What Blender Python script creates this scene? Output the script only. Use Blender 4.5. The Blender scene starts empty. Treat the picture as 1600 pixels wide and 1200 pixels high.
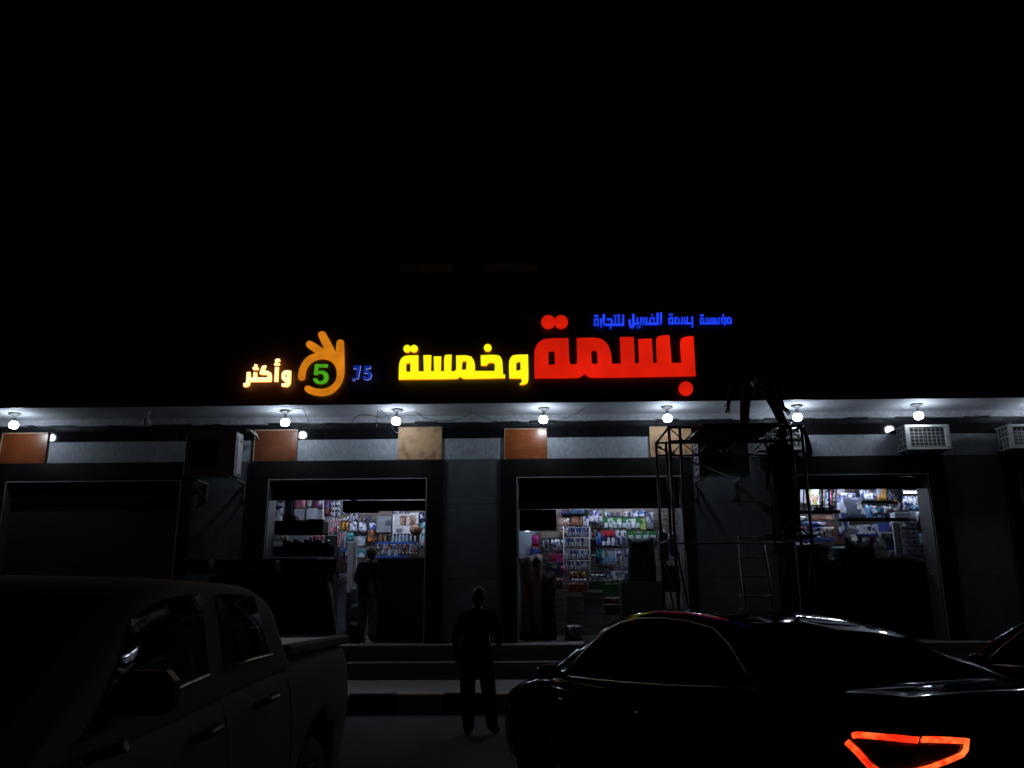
import bpy, bmesh, math, random
from mathutils import Vector, Matrix
from mathutils.bvhtree import BVHTree
random.seed(7)
R = math.radians
S = bpy.context.scene
C = bpy.data.collections.new('street'); S.collection.children.link(C)

# ------------------------------------------------------------------ camera, world, exposure
CAM_LOC = Vector((0, 0, 1.6)); FOC = 1300.0
CAM_ROT = (Matrix.Rotation(R(1.0), 3, 'Z') @ Matrix.Rotation(R(90 + 14.5), 3, 'X') @ Matrix.Rotation(R(-0.37), 3, 'Z'))
cd = bpy.data.cameras.new('camera'); cam = bpy.data.objects.new('camera', cd); C.objects.link(cam)
cam.location = CAM_LOC; cam.rotation_euler = CAM_ROT.to_euler()
cd.sensor_width = 36; cd.lens = 36 * FOC / 1600; cd.clip_end = 500; cd.clip_start = 0.05
S.camera = cam
w = bpy.data.worlds.new('World'); S.world = w; w.use_nodes = True
nt = w.node_tree; bg = nt.nodes['Background']; sk = nt.nodes.new('ShaderNodeTexSky'); sk.sky_type = 'NISHITA'
sk.sun_disc = False; sk.sun_elevation = R(4); sk.sun_rotation = R(160)
nt.links.new(sk.outputs[0], bg.inputs[0]); bg.inputs[1].default_value = 0.0010
S.view_settings.view_transform = 'Standard'; S.view_settings.look = 'None'
S.view_settings.exposure = 0; S.view_settings.gamma = 1; S.view_settings.use_curve_mapping = False
S.render.engine = 'CYCLES'
S.cycles.use_denoising = True; S.cycles.max_bounces = 6; S.cycles.sample_clamp_indirect = 2.0
S.cycles.caustics_reflective = False; S.cycles.caustics_refractive = False

BULB_L = 60.0        # radiance of the bare lamp globes
TUBE_L = 58.0         # radiance of the tubes inside the shops

# ------------------------------------------------------------------ survey helpers
def ray(px, py):
    return (CAM_ROT @ Vector(((px - 800) / FOC, (600 - py) / FOC, -1))).normalized()
def P(px, py, Y):
    """world point on the vertical plane at distance Y that is surveyed at photo pixel px,py"""
    d = ray(px, py); t = Y / d.y
    return CAM_LOC + d * t
def PX(px, py, Y): return P(px, py, Y).x
def PZ(py, Y, px=800): return P(px, py, Y).z

# ------------------------------------------------------------------ materials
MATS = {}
def mat(name, col, rough=0.6, metal=0.0, var=0.25, scale=6.0, bump=0.0, col2=None, emit=None, estr=0.0, spec=0.5, coat=0.0, trans=0.0, alpha=1.0, stretch=None, ramp=(0.35, 0.65)):
    if name in MATS: return MATS[name]
    m = bpy.data.materials.new(name); m.use_nodes = True; t = m.node_tree; b = t.nodes['Principled BSDF']
    b.inputs['Roughness'].default_value = rough; b.inputs['Metallic'].default_value = metal
    b.inputs['Specular IOR Level'].default_value = spec
    b.inputs['Coat Weight'].default_value = coat; b.inputs['Coat Roughness'].default_value = 0.04
    b.inputs['Transmission Weight'].default_value = trans; b.inputs['Alpha'].default_value = alpha
    c = Vector(col[:3]); c2 = Vector(col2) if col2 else c * (1 - var)
    tc = t.nodes.new('ShaderNodeTexCoord'); mp = t.nodes.new('ShaderNodeMapping')
    if stretch: mp.inputs['Scale'].default_value = stretch
    t.links.new(tc.outputs['Object'], mp.inputs[0])
    n = t.nodes.new('ShaderNodeTexNoise'); n.inputs['Scale'].default_value = scale; n.inputs['Detail'].default_value = 6
    t.links.new(mp.outputs[0], n.inputs['Vector'])
    r = t.nodes.new('ShaderNodeValToRGB'); r.color_ramp.elements[0].position = ramp[0]; r.color_ramp.elements[1].position = ramp[1]
    r.color_ramp.elements[0].color = (*c2, 1); r.color_ramp.elements[1].color = (*c, 1)
    t.links.new(n.outputs['Fac'], r.inputs[0]); t.links.new(r.outputs[0], b.inputs['Base Color'])
    if emit:
        b.inputs['Emission Color'].default_value = (*emit, 1); b.inputs['Emission Strength'].default_value = estr
    else:
        mr = t.nodes.new('ShaderNodeMapRange'); mr.inputs['To Min'].default_value = max(0.02, rough - 0.1); mr.inputs['To Max'].default_value = min(1, rough + 0.12)
        t.links.new(n.outputs['Fac'], mr.inputs[0])
        if rough > 0.12: t.links.new(mr.outputs[0], b.inputs['Roughness'])
    if bump:
        bp = t.nodes.new('ShaderNodeBump'); bp.inputs['Strength'].default_value = bump; bp.inputs['Distance'].default_value = 0.01
        n2 = t.nodes.new('ShaderNodeTexNoise'); n2.inputs['Scale'].default_value = scale * 7; n2.inputs['Detail'].default_value = 4
        t.links.new(mp.outputs[0], n2.inputs['Vector']); t.links.new(n2.outputs['Fac'], bp.inputs['Height']); t.links.new(bp.outputs[0], b.inputs['Normal'])
    MATS[name] = m; return m
def glow_mat(name, col, strength, mottle=0.15, scale=3.0, body=(0.1, 0.1, 0.1)):
    """lit acrylic face: the lamps behind it make it slightly uneven"""
    if name in MATS: return MATS[name]
    m = bpy.data.materials.new(name); m.use_nodes = True; t = m.node_tree; b = t.nodes['Principled BSDF']
    b.inputs['Base Color'].default_value = (*body, 1); b.inputs['Roughness'].default_value = 0.35
    b.inputs['Emission Color'].default_value = (*col, 1)
    tc = t.nodes.new('ShaderNodeTexCoord'); n = t.nodes.new('ShaderNodeTexNoise'); n.inputs['Scale'].default_value = scale; n.inputs['Detail'].default_value = 3
    mr = t.nodes.new('ShaderNodeMapRange'); mr.inputs['From Min'].default_value = 0.3; mr.inputs['From Max'].default_value = 0.7
    mr.inputs['To Min'].default_value = strength * (1 - mottle); mr.inputs['To Max'].default_value = strength * (1 + mottle)
    t.links.new(tc.outputs['Object'], n.inputs['Vector']); t.links.new(n.outputs['Fac'], mr.inputs[0]); t.links.new(mr.outputs[0], b.inputs['Emission Strength'])
    MATS[name] = m; return m
def print_mat(name, a, b2, c3=None, scale=14.0, rough=0.35, stretch=(1, 1, 1), trans=0.0):
    """printed packaging: irregular blocks of two or three inks"""
    if name in MATS: return MATS[name]
    m = bpy.data.materials.new(name); m.use_nodes = True; t = m.node_tree; b = t.nodes['Principled BSDF']
    b.inputs['Roughness'].default_value = rough
    tc = t.nodes.new('ShaderNodeTexCoord'); mp = t.nodes.new('ShaderNodeMapping'); mp.inputs['Scale'].default_value = stretch
    oi = t.nodes.new('ShaderNodeObjectInfo'); ad = t.nodes.new('ShaderNodeVectorMath'); ad.operation = 'ADD'
    ml = t.nodes.new('ShaderNodeMath'); ml.operation = 'MULTIPLY'; ml.inputs[1].default_value = 37.0
    t.links.new(oi.outputs['Random'], ml.inputs[0]); t.links.new(tc.outputs['Object'], ad.inputs[0]); t.links.new(ml.outputs[0], ad.inputs[1])
    t.links.new(ad.outputs[0], mp.inputs[0])
    v = t.nodes.new('ShaderNodeTexVoronoi'); v.distance = 'CHEBYCHEV'; v.inputs['Scale'].default_value = scale
    t.links.new(mp.outputs[0], v.inputs['Vector'])
    r = t.nodes.new('ShaderNodeValToRGB'); r.color_ramp.interpolation = 'CONSTANT'
    e = r.color_ramp.elements; e[0].color = (*a, 1); e[1].position = 0.5; e[1].color = (*b2, 1)
    if c3: x = e.new(0.8); x.color = (*c3, 1)
    s = t.nodes.new('ShaderNodeSeparateColor'); t.links.new(v.outputs['Color'], s.inputs[0]); t.links.new(s.outputs[0], r.inputs[0])
    t.links.new(r.outputs[0], b.inputs['Base Color']); MATS[name] = m; return m

M_BLACKGLOSS = mat('black_glossy_cladding', (0.010, 0.011, 0.014), 0.07, var=0.3, scale=2, spec=0.5)
M_BLACK = mat('black_satin_aluminium', (0.006, 0.007, 0.009), 0.45, var=0.4, scale=3, spec=0.3)
M_FASCIA = mat('black_fascia_panel', (0.022, 0.018, 0.016), 0.55, var=0.3, scale=1.5)
M_GREY = mat('grey_speckled_cladding', (0.40, 0.445, 0.51), 0.55, col2=(0.27, 0.30, 0.35), scale=18, bump=0.35, stretch=(1, 1, .45))
M_PILLAR_SHADE = mat('shaded_grey_pillar_cladding', (0.10, 0.118, 0.138), 0.75, col2=(0.072, 0.084, 0.10), scale=4, bump=0.2)  # darkened copy of the grey cladding: lamp falloff down the pillars is in the colour
M_SOFFIT = mat('painted_soffit_plaster', (0.56, 0.59, 0.65), 0.85, col2=(0.42, 0.445, 0.50), scale=1.6, bump=0.5)
M_BEAM = mat('rough_plaster_beam', (0.46, 0.48, 0.53), 0.9, col2=(0.32, 0.33, 0.37), scale=14, bump=1.0)
M_WALL = mat('dark_rendered_upper_wall', (0.06, 0.05, 0.045), 0.9, scale=2, bump=0.4)
M_BROWN = mat('brown_varnished_board', (0.33, 0.09, 0.026), 0.25, col2=(0.25, 0.066, 0.02), scale=3, stretch=(1, 1, 6))
M_TAN = mat('weathered_chipboard', (0.50, 0.31, 0.16), 0.6, col2=(0.17, 0.08, 0.032), scale=5, bump=0.3, ramp=(0.30, 0.5))
M_TRIM = mat('aluminium_trim', (0.34, 0.35, 0.36), 0.5, metal=0.2)
M_ASPHALT = mat('asphalt', (0.028, 0.028, 0.031), 0.9, col2=(.010, .010, .011), scale=1.3, bump=0.6)
M_CONC = mat('concrete_paving', (0.24, 0.235, 0.23), 0.85, scale=4, bump=0.4)
M_STEP = mat('stone_step', (0.16, 0.155, 0.15), 0.7, scale=5, bump=0.2)
M_KBLACK = mat('black_kerb_paint', (0.025, 0.025, 0.028), 0.7, scale=9, bump=0.3)
M_KYELLOW = mat('yellow_kerb_paint', (0.68, 0.52, 0.24), 0.7, scale=9, bump=0.3)
M_STEEL = mat('worn_scaffold_steel', (0.05, 0.05, 0.052), 0.35, metal=0.7, scale=12)
M_DARK = mat('dark_plastic', (0.015, 0.015, 0.017), 0.4)
M_CABLE = mat('black_cable', (0.012, 0.012, 0.013), 0.5)
M_WHITE = mat('white_painted_metal', (0.62, 0.63, 0.64), 0.4, var=0.12, scale=5)
M_WPL = mat('white_plastic', (0.7, 0.7, 0.7), 0.35, var=0.08)

# ------------------------------------------------------------------ object helpers
def tag(o, label=None, cat=None, group=None, kind=None):
    if label: o['label'] = label
    if cat: o['category'] = cat
    if group: o['group'] = group
    if kind: o['kind'] = kind
    return o
def empty(name, loc=(0, 0, 0), rz=0, label=None, cat=None, group=None):
    o = bpy.data.objects.new(name, None); C.objects.link(o); o.location = loc; o.rotation_euler.z = rz
    o.empty_display_size = 0.1
    return tag(o, label, cat, group)
def link_mesh(name, me, m=None, parent=None, loc=(0, 0, 0), smooth=False):
    o = bpy.data.objects.new(name, me); C.objects.link(o); o.location = loc
    if m is not None and not me.materials:
        for x in (m if isinstance(m, (list, tuple)) else [m]): me.materials.append(x)
    if smooth:
        for p in me.polygons: p.use_smooth = True
    if parent: o.parent = parent
    return o
class MB:
    """collects geometry, then links it as ONE mesh object"""
    def __init__(s): s.bm = bmesh.new()
    def box(s, x0, x1, y0, y1, z0, z1, bev=0.0, mi=0, rot=None):
        r = bmesh.ops.create_cube(s.bm, size=1)
        vs = r['verts']; M = Matrix.Translation(((x0 + x1) / 2, (y0 + y1) / 2, (z0 + z1) / 2))
        if rot is not None: M = M @ rot.to_4x4()
        M = M @ Matrix.Diagonal((abs(x1 - x0), abs(y1 - y0), abs(z1 - z0), 1))
        bmesh.ops.transform(s.bm, matrix=M, verts=vs)
        fs = {f for v in vs for f in v.link_faces}
        for f in fs: f.material_index = mi
        if bev:
            es = list({e for v in vs for e in v.link_edges})
            bmesh.ops.bevel(s.bm, geom=es, offset=bev, segments=1, affect='EDGES', material=-1)
        return s
    def cyl(s, a, b, r, r2=None, seg=10, mi=0, caps=True):
        a = Vector(a); b = Vector(b); d = b - a
        if d.length < 1e-6: return s
        q = d.to_track_quat('Z', 'Y').to_matrix().to_4x4()
        res = bmesh.ops.create_cone(s.bm, cap_ends=caps, segments=seg, radius1=r, radius2=r if r2 is None else r2, depth=d.length)
        bmesh.ops.transform(s.bm, matrix=Matrix.Translation((a + b) / 2) @ q, verts=res['verts'])
        for f in {f for v in res['verts'] for f in v.link_faces}: f.material_index = mi; f.smooth = len(f.verts) == 4
        return s
    def tube(s, pts, r, seg=6, mi=0):
        pts = [Vector(p) for p in pts]; n = len(pts); rings = []
        for i, p in enumerate(pts):
            d = (pts[min(i + 1, n - 1)] - pts[max(i - 1, 0)]).normalized()
            u = d.cross(Vector((0, 0, 1)));
            if u.length < 1e-3: u = d.cross(Vector((0, 1, 0)))
            u.normalize(); v = d.cross(u)
            rings.append([s.bm.verts.new(p + (u * math.cos(2 * math.pi * k / seg) + v * math.sin(2 * math.pi * k / seg)) * r) for k in range(seg)])
        for i in range(n - 1):
            for k in range(seg):
                f = s.bm.faces.new((rings[i][k], rings[i][(k + 1) % seg], rings[i + 1][(k + 1) % seg], rings[i + 1][k])); f.smooth = True; f.material_index = mi
        for rg in (rings[0], rings[-1]):
            f = s.bm.faces.new(rg); f.material_index = mi
        return s
    def lathe(s, prof, c=(0, 0, 0), seg=16, mi=0, axis=None):
        rings = []; c = Vector(c); A = axis if axis is not None else Matrix.Identity(3)
        for (r, z) in prof:
            rings.append([s.bm.verts.new(c + A @ Vector((r * math.cos(2 * math.pi * k / seg), r * math.sin(2 * math.pi * k / seg), z))) for k in range(seg)])
        for i in range(len(rings) - 1):
            for k in range(seg):
                f = s.bm.faces.new((rings[i][k], rings[i][(k + 1) % seg], rings[i + 1][(k + 1) % seg], rings[i + 1][k])); f.smooth = True; f.material_index = mi
        for rg in (rings[0], rings[-1]):
            try: s.bm.faces.new(rg).material_index = mi
            except ValueError: pass
        return s
    def grid(s, fn, nu, nv, mi=0, flip=False):
        g = [[s.bm.verts.new(fn(i / nu, j / nv)) for j in range(nv + 1)] for i in range(nu + 1)]
        for i in range(nu):
            for j in range(nv):
                q = (g[i][j], g[i + 1][j], g[i + 1][j + 1], g[i][j + 1])
                f = s.bm.faces.new(q[::-1] if flip else q); f.smooth = True; f.material_index = mi
        return s
    def build(s, name, m, parent=None, loc=(0, 0, 0), recenter=False, smooth=False):
        bmesh.ops.recalc_face_normals(s.bm, faces=s.bm.faces)
        me = bpy.data.meshes.new(name); s.bm.to_mesh(me); s.bm.free()
        if recenter and len(me.vertices):
            c = sum((v.co for v in me.vertices), Vector()) / len(me.vertices)
            me.transform(Matrix.Translation(-c)); loc = Vector(loc) + c
        return link_mesh(name, me, m, parent, loc, smooth)
def copy_tree(o, parent=None, loc=None, rz=None):
    c = o.copy(); C.objects.link(c); c.parent = parent
    if loc is not None: c.location = loc
    if rz is not None: c.rotation_euler.z = rz
    for ch in list(o.children): copy_tree(ch, c)
    return c
def curve_mesh(polys, depth, bevel=0.0):
    """filled, extruded outline (first ring outer, others holes); polys in (x,z) metres -> mesh standing in XZ, front at -Y"""
    cu = bpy.data.curves.new('outline', 'CURVE'); cu.dimensions = '2D'; cu.fill_mode = 'BOTH'; cu.extrude = depth / 2
    for pl in polys:
        sp = cu.splines.new('POLY'); sp.points.add(len(pl) - 1); sp.use_cyclic_u = True
        for i, (x, z) in enumerate(pl): sp.points[i].co = (x, z, 0, 1)
    o = bpy.data.objects.new('outline', cu); S.collection.objects.link(o)
    me = bpy.data.meshes.new_from_object(o.evaluated_get(bpy.context.evaluated_depsgraph_get()))
    bpy.data.objects.remove(o); bpy.data.curves.remove(cu)
    me.transform(Matrix.Rotation(R(90), 4, 'X'))
    me.materials.clear()
    return me

# ================================================================== THE PLACE
YW = 16.0            # shop wall
YF = 14.84           # face of the sign fascia
YB = 15.36           # line of lamps under the canopy
Z0 = 0.82            # shop floor / platform
zS = PZ(628, YF)     # soffit height
zBeam = PZ(659, YW); zBand = PZ(684, YW); zFrame = PZ(717.5, YW); zHead = PZ(748, YW)
# ---- ground
g = MB(); g.box(-90, 90, -60, 70, -0.3, 0.0); tag(g.build('ground', M_ASPHALT), kind='structure')
YK = 12.85
g = MB(); g.box(-20, 20, YK + 0.16, 15.05, 0.001, 0.27); tag(g.build('sidewalk', M_CONC), kind='structure')
kr = empty('kerb', (0, YK, 0)); tag(kr, kind='structure')
KC = PX(655, 1100, YK)          # centre of the yellow block left of the standing person
for i in range(-24, 26):
    k = MB(); k.box(-0.34, 0.34, 0, 0.158, 0.0, 0.275 + random.uniform(-.004, .004), 0.02)
    k.build('kerb_stone', M_KBLACK if i % 2 else M_KYELLOW, kr, (KC + i * 0.69, random.uniform(-.004, .004), 0))
g = MB(); g.box(-20, 20, 15.06, 15.40, 0.001, 0.55, 0.01); tag(g.build('lower_step', M_STEP), kind='structure')
g = MB(); g.box(-20, 20, 15.402, 15.999, 0.001, Z0, 0.01); g.box(-20, 20, 16.0, 24, 0.3, Z0 - 0.002); tag(g.build('shop_platform', M_STEP), kind='structure')
# ---- building
M_REVEAL = mat('dim_grey_reveal', (0.05, 0.055, 0.06), 0.7)
bld = empty('shop_building', (0, YW, 0), label='long dark building with lit open shops below and an illuminated sign board above them', cat='building')
def bpart(name, m, fn, loc=None):
    b = MB(); fn(b); o = b.build(name, m, None); o.parent = bld; o.location = Vector((0, -YW, 0)); return o
X0, X1 = -16.0, 16.0
bpart('canopy_soffit', M_SOFFIT, lambda b: b.box(X0, X1, YF + 0.04, YW + 0.05, zS, zS + 0.12))
bpart('sign_fascia', M_FASCIA, lambda b: b.box(X0, X1, YF, YF + 0.038, zS - 0.015, PZ(452, YF)))
bpart('canopy_top', M_WALL, lambda b: b.box(X0, X1, YF + 0.04, YW + 0.05, PZ(452, YF) - 0.1, PZ(452, YF) - 0.01))
def beam(b):
    # rough underside where the plaster was broken off
    random.seed(3); xs = X0
    while xs < X1:
        wd = random.uniform(0.08, 0.5); dz = random.choice((0, 0, 0.008, -0.012, 0.02))
        b.box(xs, xs + wd + 0.002, YW - 0.05 - random.uniform(0, .003), YW + 0.12, zBeam + dz, zS - 0.001); xs += wd
bpart('plaster_beam', M_BEAM, beam)
bpart('upper_wall', M_WALL, lambda b: b.box(X0, X1, YW + 0.0, YW + 0.3, PZ(452, YF) - 0.005, 17.0))
pw = 2.4; k = X0
while k < X1:
    bpart('glossy_panel', M_BLACKGLOSS, lambda b: b.box(k, k + pw - 0.012, YW, YW + 0.06, zBand + 0.001, zBeam - 0.02)); k += pw
bpart('wall_core', M_BLACK, lambda b: b.box(X0, X1, YW + 0.062, YW + 0.12, zFrame, zBeam + 0.1))
# bays: (outer left, inner left, inner right, outer right) measured on the wall face
bays = {'A': (-40, 17, 285, 305), 'B': (391, 424, 666, 694), 'C': (782, 809, 1062, 1079), 'D': (1204, 1232, 1445, 1474), 'E': (1566, 1590, 1850, 1880)}
BX = {k: [PX(v, 735, YW) for v in vs] for k, vs in bays.items()}
seq = [BX[k] for k in 'ABCDE']
# pillars between the bays, each clad with stacked grey panels, shade painted into the lower three
prev = X0
for i, bx in enumerate(seq + [[X1, X1, X1, X1]]):
    a, b_ = prev, bx[0]
    hs = [0.0, 1.15, 2.55, zFrame - Z0, zBand - Z0 - 0.002]
    for j in range(4):
        bpart('cladding_panel', M_PILLAR_SHADE if j < 3 else M_GREY, lambda q: q.box(a + 0.003, b_ - 0.003, YW, YW + 0.05, Z0 + hs[j] + 0.004, Z0 + hs[j + 1] - 0.004))
    bpart('pillar_core', M_BLACK, lambda q: q.box(a + 0.01, b_ - 0.01, YW + 0.051, YW + 0.5, Z0 - 0.3, zBand))
    prev = bx[3]
for kx, bx in BX.items():
    ol, il, ir, orr = bx
    bpart('cladding_panel', M_GREY, lambda q: q.box(ol + 0.003, orr - 0.003, YW + 0.004, YW + 0.05, zFrame + 0.003, zBand - 0.003))
    # black surround, projecting a little
    bpart('door_surround', M_BLACK, lambda q: (q.box(ol, orr, YW - 0.06, YW + 0.10, zHead + 0.03, zFrame - 0.002, 0.005), q.box(ol, il - 0.03, YW - 0.06, YW + 0.10, Z0, zHead + 0.028, 0.005), q.box(ir + 0.03, orr, YW - 0.06, YW + 0.10, Z0, zHead + 0.028, 0.005)))
    bpart('reveal', M_REVEAL, lambda q: q.box(il - 0.028, il, YW - 0.03, YW + 0.45, Z0, zHead + 0.026))
    bpart('reveal', M_REVEAL, lambda q: q.box(ir, ir + 0.028, YW - 0.03, YW + 0.45, Z0, zHead + 0.026))
    bpart('door_trim', M_TRIM, lambda q: (q.box(il - 0.026, ir + 0.026, YW - 0.068, YW - 0.062, zHead + 0.004, zHead + 0.024), q.box(il - 0.026, il - 0.008, YW - 0.068, YW - 0.062, Z0, zHead + 0.002), q.box(ir + 0.008, ir + 0.026, YW - 0.068, YW - 0.062, Z0, zHead + 0.002)))
    bpart('lintel', M_BLACK, lambda q: q.box(il - 0.02, ir + 0.02, YW + 0.10, YW + 0.5, zHead + 0.0, zHead + 0.3))
# bolt-on screw caps and small marks on the black frame
# upper storeys: windows with projecting sills
M_PANE = mat('dark_window_glass', (0.01, 0.011, 0.013), 0.05, var=0.1)
M_SILL = mat('limestone_sill', (0.78, 0.70, 0.6), 0.8, scale=4)
M_WFR = mat('brown_window_frame', (0.05, 0.035, 0.025), 0.5)
for row, zb in enumerate((PZ(412, YW - 0.15), PZ(412, YW - 0.15) + 3.3, PZ(412, YW - 0.15) + 6.6)):
    for pa, pb in ((632, 703), (763, 834), (200, 271), (330, 401), (1080, 1151), (1215, 1286), (1440, 1511), (10, 81)):
        xa, xb = PX(pa, 415, YW), PX(pb, 415, YW)
        fr = MB(); fr.box(xa, xb, -0.06, 0.02, zb + 1.38, zb + 1.44); fr.box(xa, xa + 0.06, -0.06, 0.02, zb, zb + 1.38); fr.box(xb - 0.06, xb, -0.06, 0.02, zb, zb + 1.38); fr.box((xa + xb) / 2 - 0.03, (xa + xb) / 2 + 0.03, -0.05, 0.02, zb + 0.001, zb + 1.378)
        f = fr.build('window', M_WFR, bld)
        q = MB(); q.box(xa + 0.062, (xa + xb) / 2 - 0.032, -0.03, -0.02, zb + 0.03, zb + 1.37); q.build('pane', M_PANE, f)
        q = MB(); q.box((xa + xb) / 2 + 0.032, xb - 0.062, -0.03, -0.02, zb + 0.03, zb + 1.37); q.build('pane', M_PANE, f)
        if row or pa not in (632, 763): continue
        q = MB(); q.box(xa - 0.06, xb + 0.06, -0.22, 0.01, zb - 0.2, zb - 0.003, 0.01); q.build('sill', M_SILL, f)

# shop rooms
M_RWALL = mat('shop_wall_paint', (0.42, 0.40, 0.38), 0.8, var=0.1)
M_RFLOOR = mat('shop_floor_tile', (0.10, 0.10, 0.105), 0.35, var=0.2)
M_RCEIL = mat('shop_ceiling', (0.22, 0.22, 0.22), 0.8)
YR = 22.5
zc = zHead + 0.15
xa, xb = BX['B'][0] - 1.0, BX['D'][3] + 1.1
bpart('shop_floor', M_RFLOOR, lambda q: q.box(xa, xb, YW + 0.5, YR, Z0 + 0.002, Z0 + 0.01))
bpart('shop_ceiling', M_RCEIL, lambda q: q.box(xa, xb, YW + 0.51, YR, zc, zc + 0.05))
bpart('shop_back_wall', M_RWALL, lambda q: q.box(xa, xb, YR, YR + 0.1, Z0, zc))
for xx in (xa, (BX['B'][3] + BX['C'][0]) / 2, (BX['C'][3] + BX['D'][0]) / 2, xb):
    bpart('partition_wall', M_RWALL, lambda q: q.box(xx - 0.06, xx + 0.06, YW + 0.51, YR, Z0 + 0.01, zc))
# closed shutters of the dark bays, slat by slat
M_SLAT = mat('painted_shutter_slat', (0.026, 0.022, 0.022), 0.75, metal=0.0, scale=4)
def shutter(kx, ztop, zbot, m, y, label):
    il, ir = BX[kx][1] + 0.003, BX[kx][2] - 0.003
    t = empty('roller_shutter', ((il + ir) / 2, y, zbot), label=label, cat='roller shutter'); n = max(1, round((ztop - zbot) / .115)); h = (ztop - zbot) / n; me = None; z = 0
    for _ in range(n):
        if me is None:
            b = MB(); hw = (ir - il) / 2
            b.box(-hw, hw, -0.012, 0.012, 0.001, h - 0.002, 0.002)
            if m is M_SLAT: b.box(-hw, hw, -0.0135, -0.008, h * 0.4, h * 0.6, 0.001)
            o = b.build('slat', m, t); me = o.data
        else: o = link_mesh('slat', me, None, t)
        o.location.z = z; z += h
    return t
shutter('A', zHead - 0.35, Z0 + 0.02, M_SLAT, YW + 0.2, 'closed dark roller shutter filling the unlit leftmost shop bay')
shutter('E', zHead, Z0 + 0.02, M_SLAT, YW + 0.2, 'closed roller shutter of the last bay at the right picture edge')
b = MB(); b.box(BX['A'][1], BX['A'][2], YW + 0.1, YW + 0.4, zHead - 0.36, zHead); o = b.build('shutter_housing', M_BLACK); o.parent = bld; o.location = (0, -YW, 0)
M_SHUT = mat('black_shutter_slat', (0.006, 0.006, 0.006), 0.95, spec=0.05)
shutter('B', zHead, PZ(781, YW + .2, 545), M_SHUT, YW + 0.2, 'black roller shutter rolled almost up over the left open shop entrance')
shutter('C', zHead, PZ(795, YW + .2, 935), M_SHUT, YW + 0.2, 'black roller shutter raised over the middle open shop entrance')
shutter('D', zHead, PZ(764, YW + .2, 1340), M_SHUT, YW + 0.2, 'black roller shutter raised over the right open shop entrance')

# boards screwed over the old openings in the wall band
def board(x0, y0, x1, y1, m, label, jag=0.0):
    a = P(x0, y0, YW - 0.03); b2 = P(x1, y1, YW - 0.03)
    q = MB(); q.box(a.x, b2.x, YW - 0.045, YW - 0.002, b2.z, a.z, 0.004)
    o = q.build('wooden_board', m, None, recenter=True); tag(o, label, 'board', 'boards covering openings above the shops')
    fr = MB(); fr.box(a.x, b2.x, YW - 0.062, YW - 0.047, a.z - 0.02, a.z); fr.box(a.x, a.x + 0.015, YW - 0.062, YW - 0.047, b2.z, a.z - 0.021)
    e = fr.build('edge_strip', mat('pale_edge_strip', (0.5, 0.36, 0.24), 0.6)); e.parent = o; e.location = -o.location
    return o
board(5, 677, 70, 724, mat('dark_varnished_board', (0.20, 0.052, 0.016), 0.3, col2=(0.15, 0.04, 0.012), scale=3), 'smooth reddish-brown board on the wall at the far left edge')
board(399, 672, 463, 721, mat('scuffed_brown_board', (0.20, 0.06, 0.022), 0.35, col2=(0.12, 0.04, 0.02), scale=4, bump=.2), 'scuffed dark brown board between the outdoor unit and the second lamp')
board(623, 668, 690, 718, M_TAN, 'pale stained chipboard beneath the third lamp from the left')
board(788, 670, 855, 718, M_BROWN, 'shiny orange-brown board beneath the middle lamp')
board(1014, 667, 1082, 714, M_TAN, 'pale chipboard with dark stains behind the scaffold corner')

# ------------------------------------------------------------------ lamps under the canopy
M_BULB = mat('lit_bulb_globe', (0.8, 0.8, 0.8), 0.3, emit=(0.80, 0.90, 1.0), estr=BULB_L)
M_BASE = mat('grey_lamp_rose', (0.16, 0.16, 0.165), 0.5)
def make_lamp():
    t = empty('ceiling_lamp', (0, 0, 0))
    b = MB(); b.lathe([(0.001, 0), (0.105, 0), (0.11, -0.018), (0.09, -0.03), (0.035, -0.045), (0.028, -0.10), (0.03, -0.125)], seg=20); b.build('lamp_rose', M_BASE, t)
    b = MB(); b.lathe([(0.03, -0.10), (0.032, -0.135), (0.052, -0.158), (0.052, -0.166)], seg=20); b.build('bulb_collar', M_WPL, t)
    b = MB(); b.lathe([(0.050, -0.167), (0.062, -0.178), (0.078, -0.20), (0.080, -0.245), (0.070, -0.275), (0.045, -0.290), (0.002, -0.295)], seg=16); b.build('bulb', M_BULB, t)
    return t
lamp0 = make_lamp()
lampx = [(22, 'leftmost lit lamp, hanging by the far left edge of the picture'), (445, 'lit lamp above the scuffed dark brown board, with a kinked wire beside it'),
         (620, 'lit lamp with a stray wire crossing its globe, left of the pale chipboard'), (850, 'lit lamp above the orange-brown board, right of the yellow sign word'),
         (1043, 'lit lamp above the left end of the scaffold deck'), (1247, 'lit lamp next to the reaching hand at the right end of the scaffold'),
         (1435, 'lit lamp above the window air conditioner right of the scaffold'), (1640, 'lamp just past the right picture edge')]
LX = []
for i, (px, lb) in enumerate(lampx):
    o = lamp0 if i == 0 else copy_tree(lamp0)
    xx = PX(px, 655, YB); LX.append(xx); o.location = (xx, YB, zS - 0.001); o.rotation_euler = (R(random.uniform(-3, 3)), R(random.uniform(-4, 4)), random.random() * 3); tag(o, lb, 'lamp', 'bare lamps in a row under the canopy')
# small unlit holder on the dark stretch of soffit
b = MB(); b.lathe([(0.001, 0), (0.06, 0), (0.05, -0.03), (0.03, -0.10), (0.07, -0.15), (0.080, -0.21), (0.06, -0.26), (0.002, -0.265)], seg=14)
o = b.build('unlit_lamp', mat('dead_bulb', (0.5, 0.5, 0.52), 0.4)); o.location = (PX(230, 652, YB), YB, zS); tag(o, 'unlit lamp on the dark stretch of soffit left of the outdoor unit', 'lamp')

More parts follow.
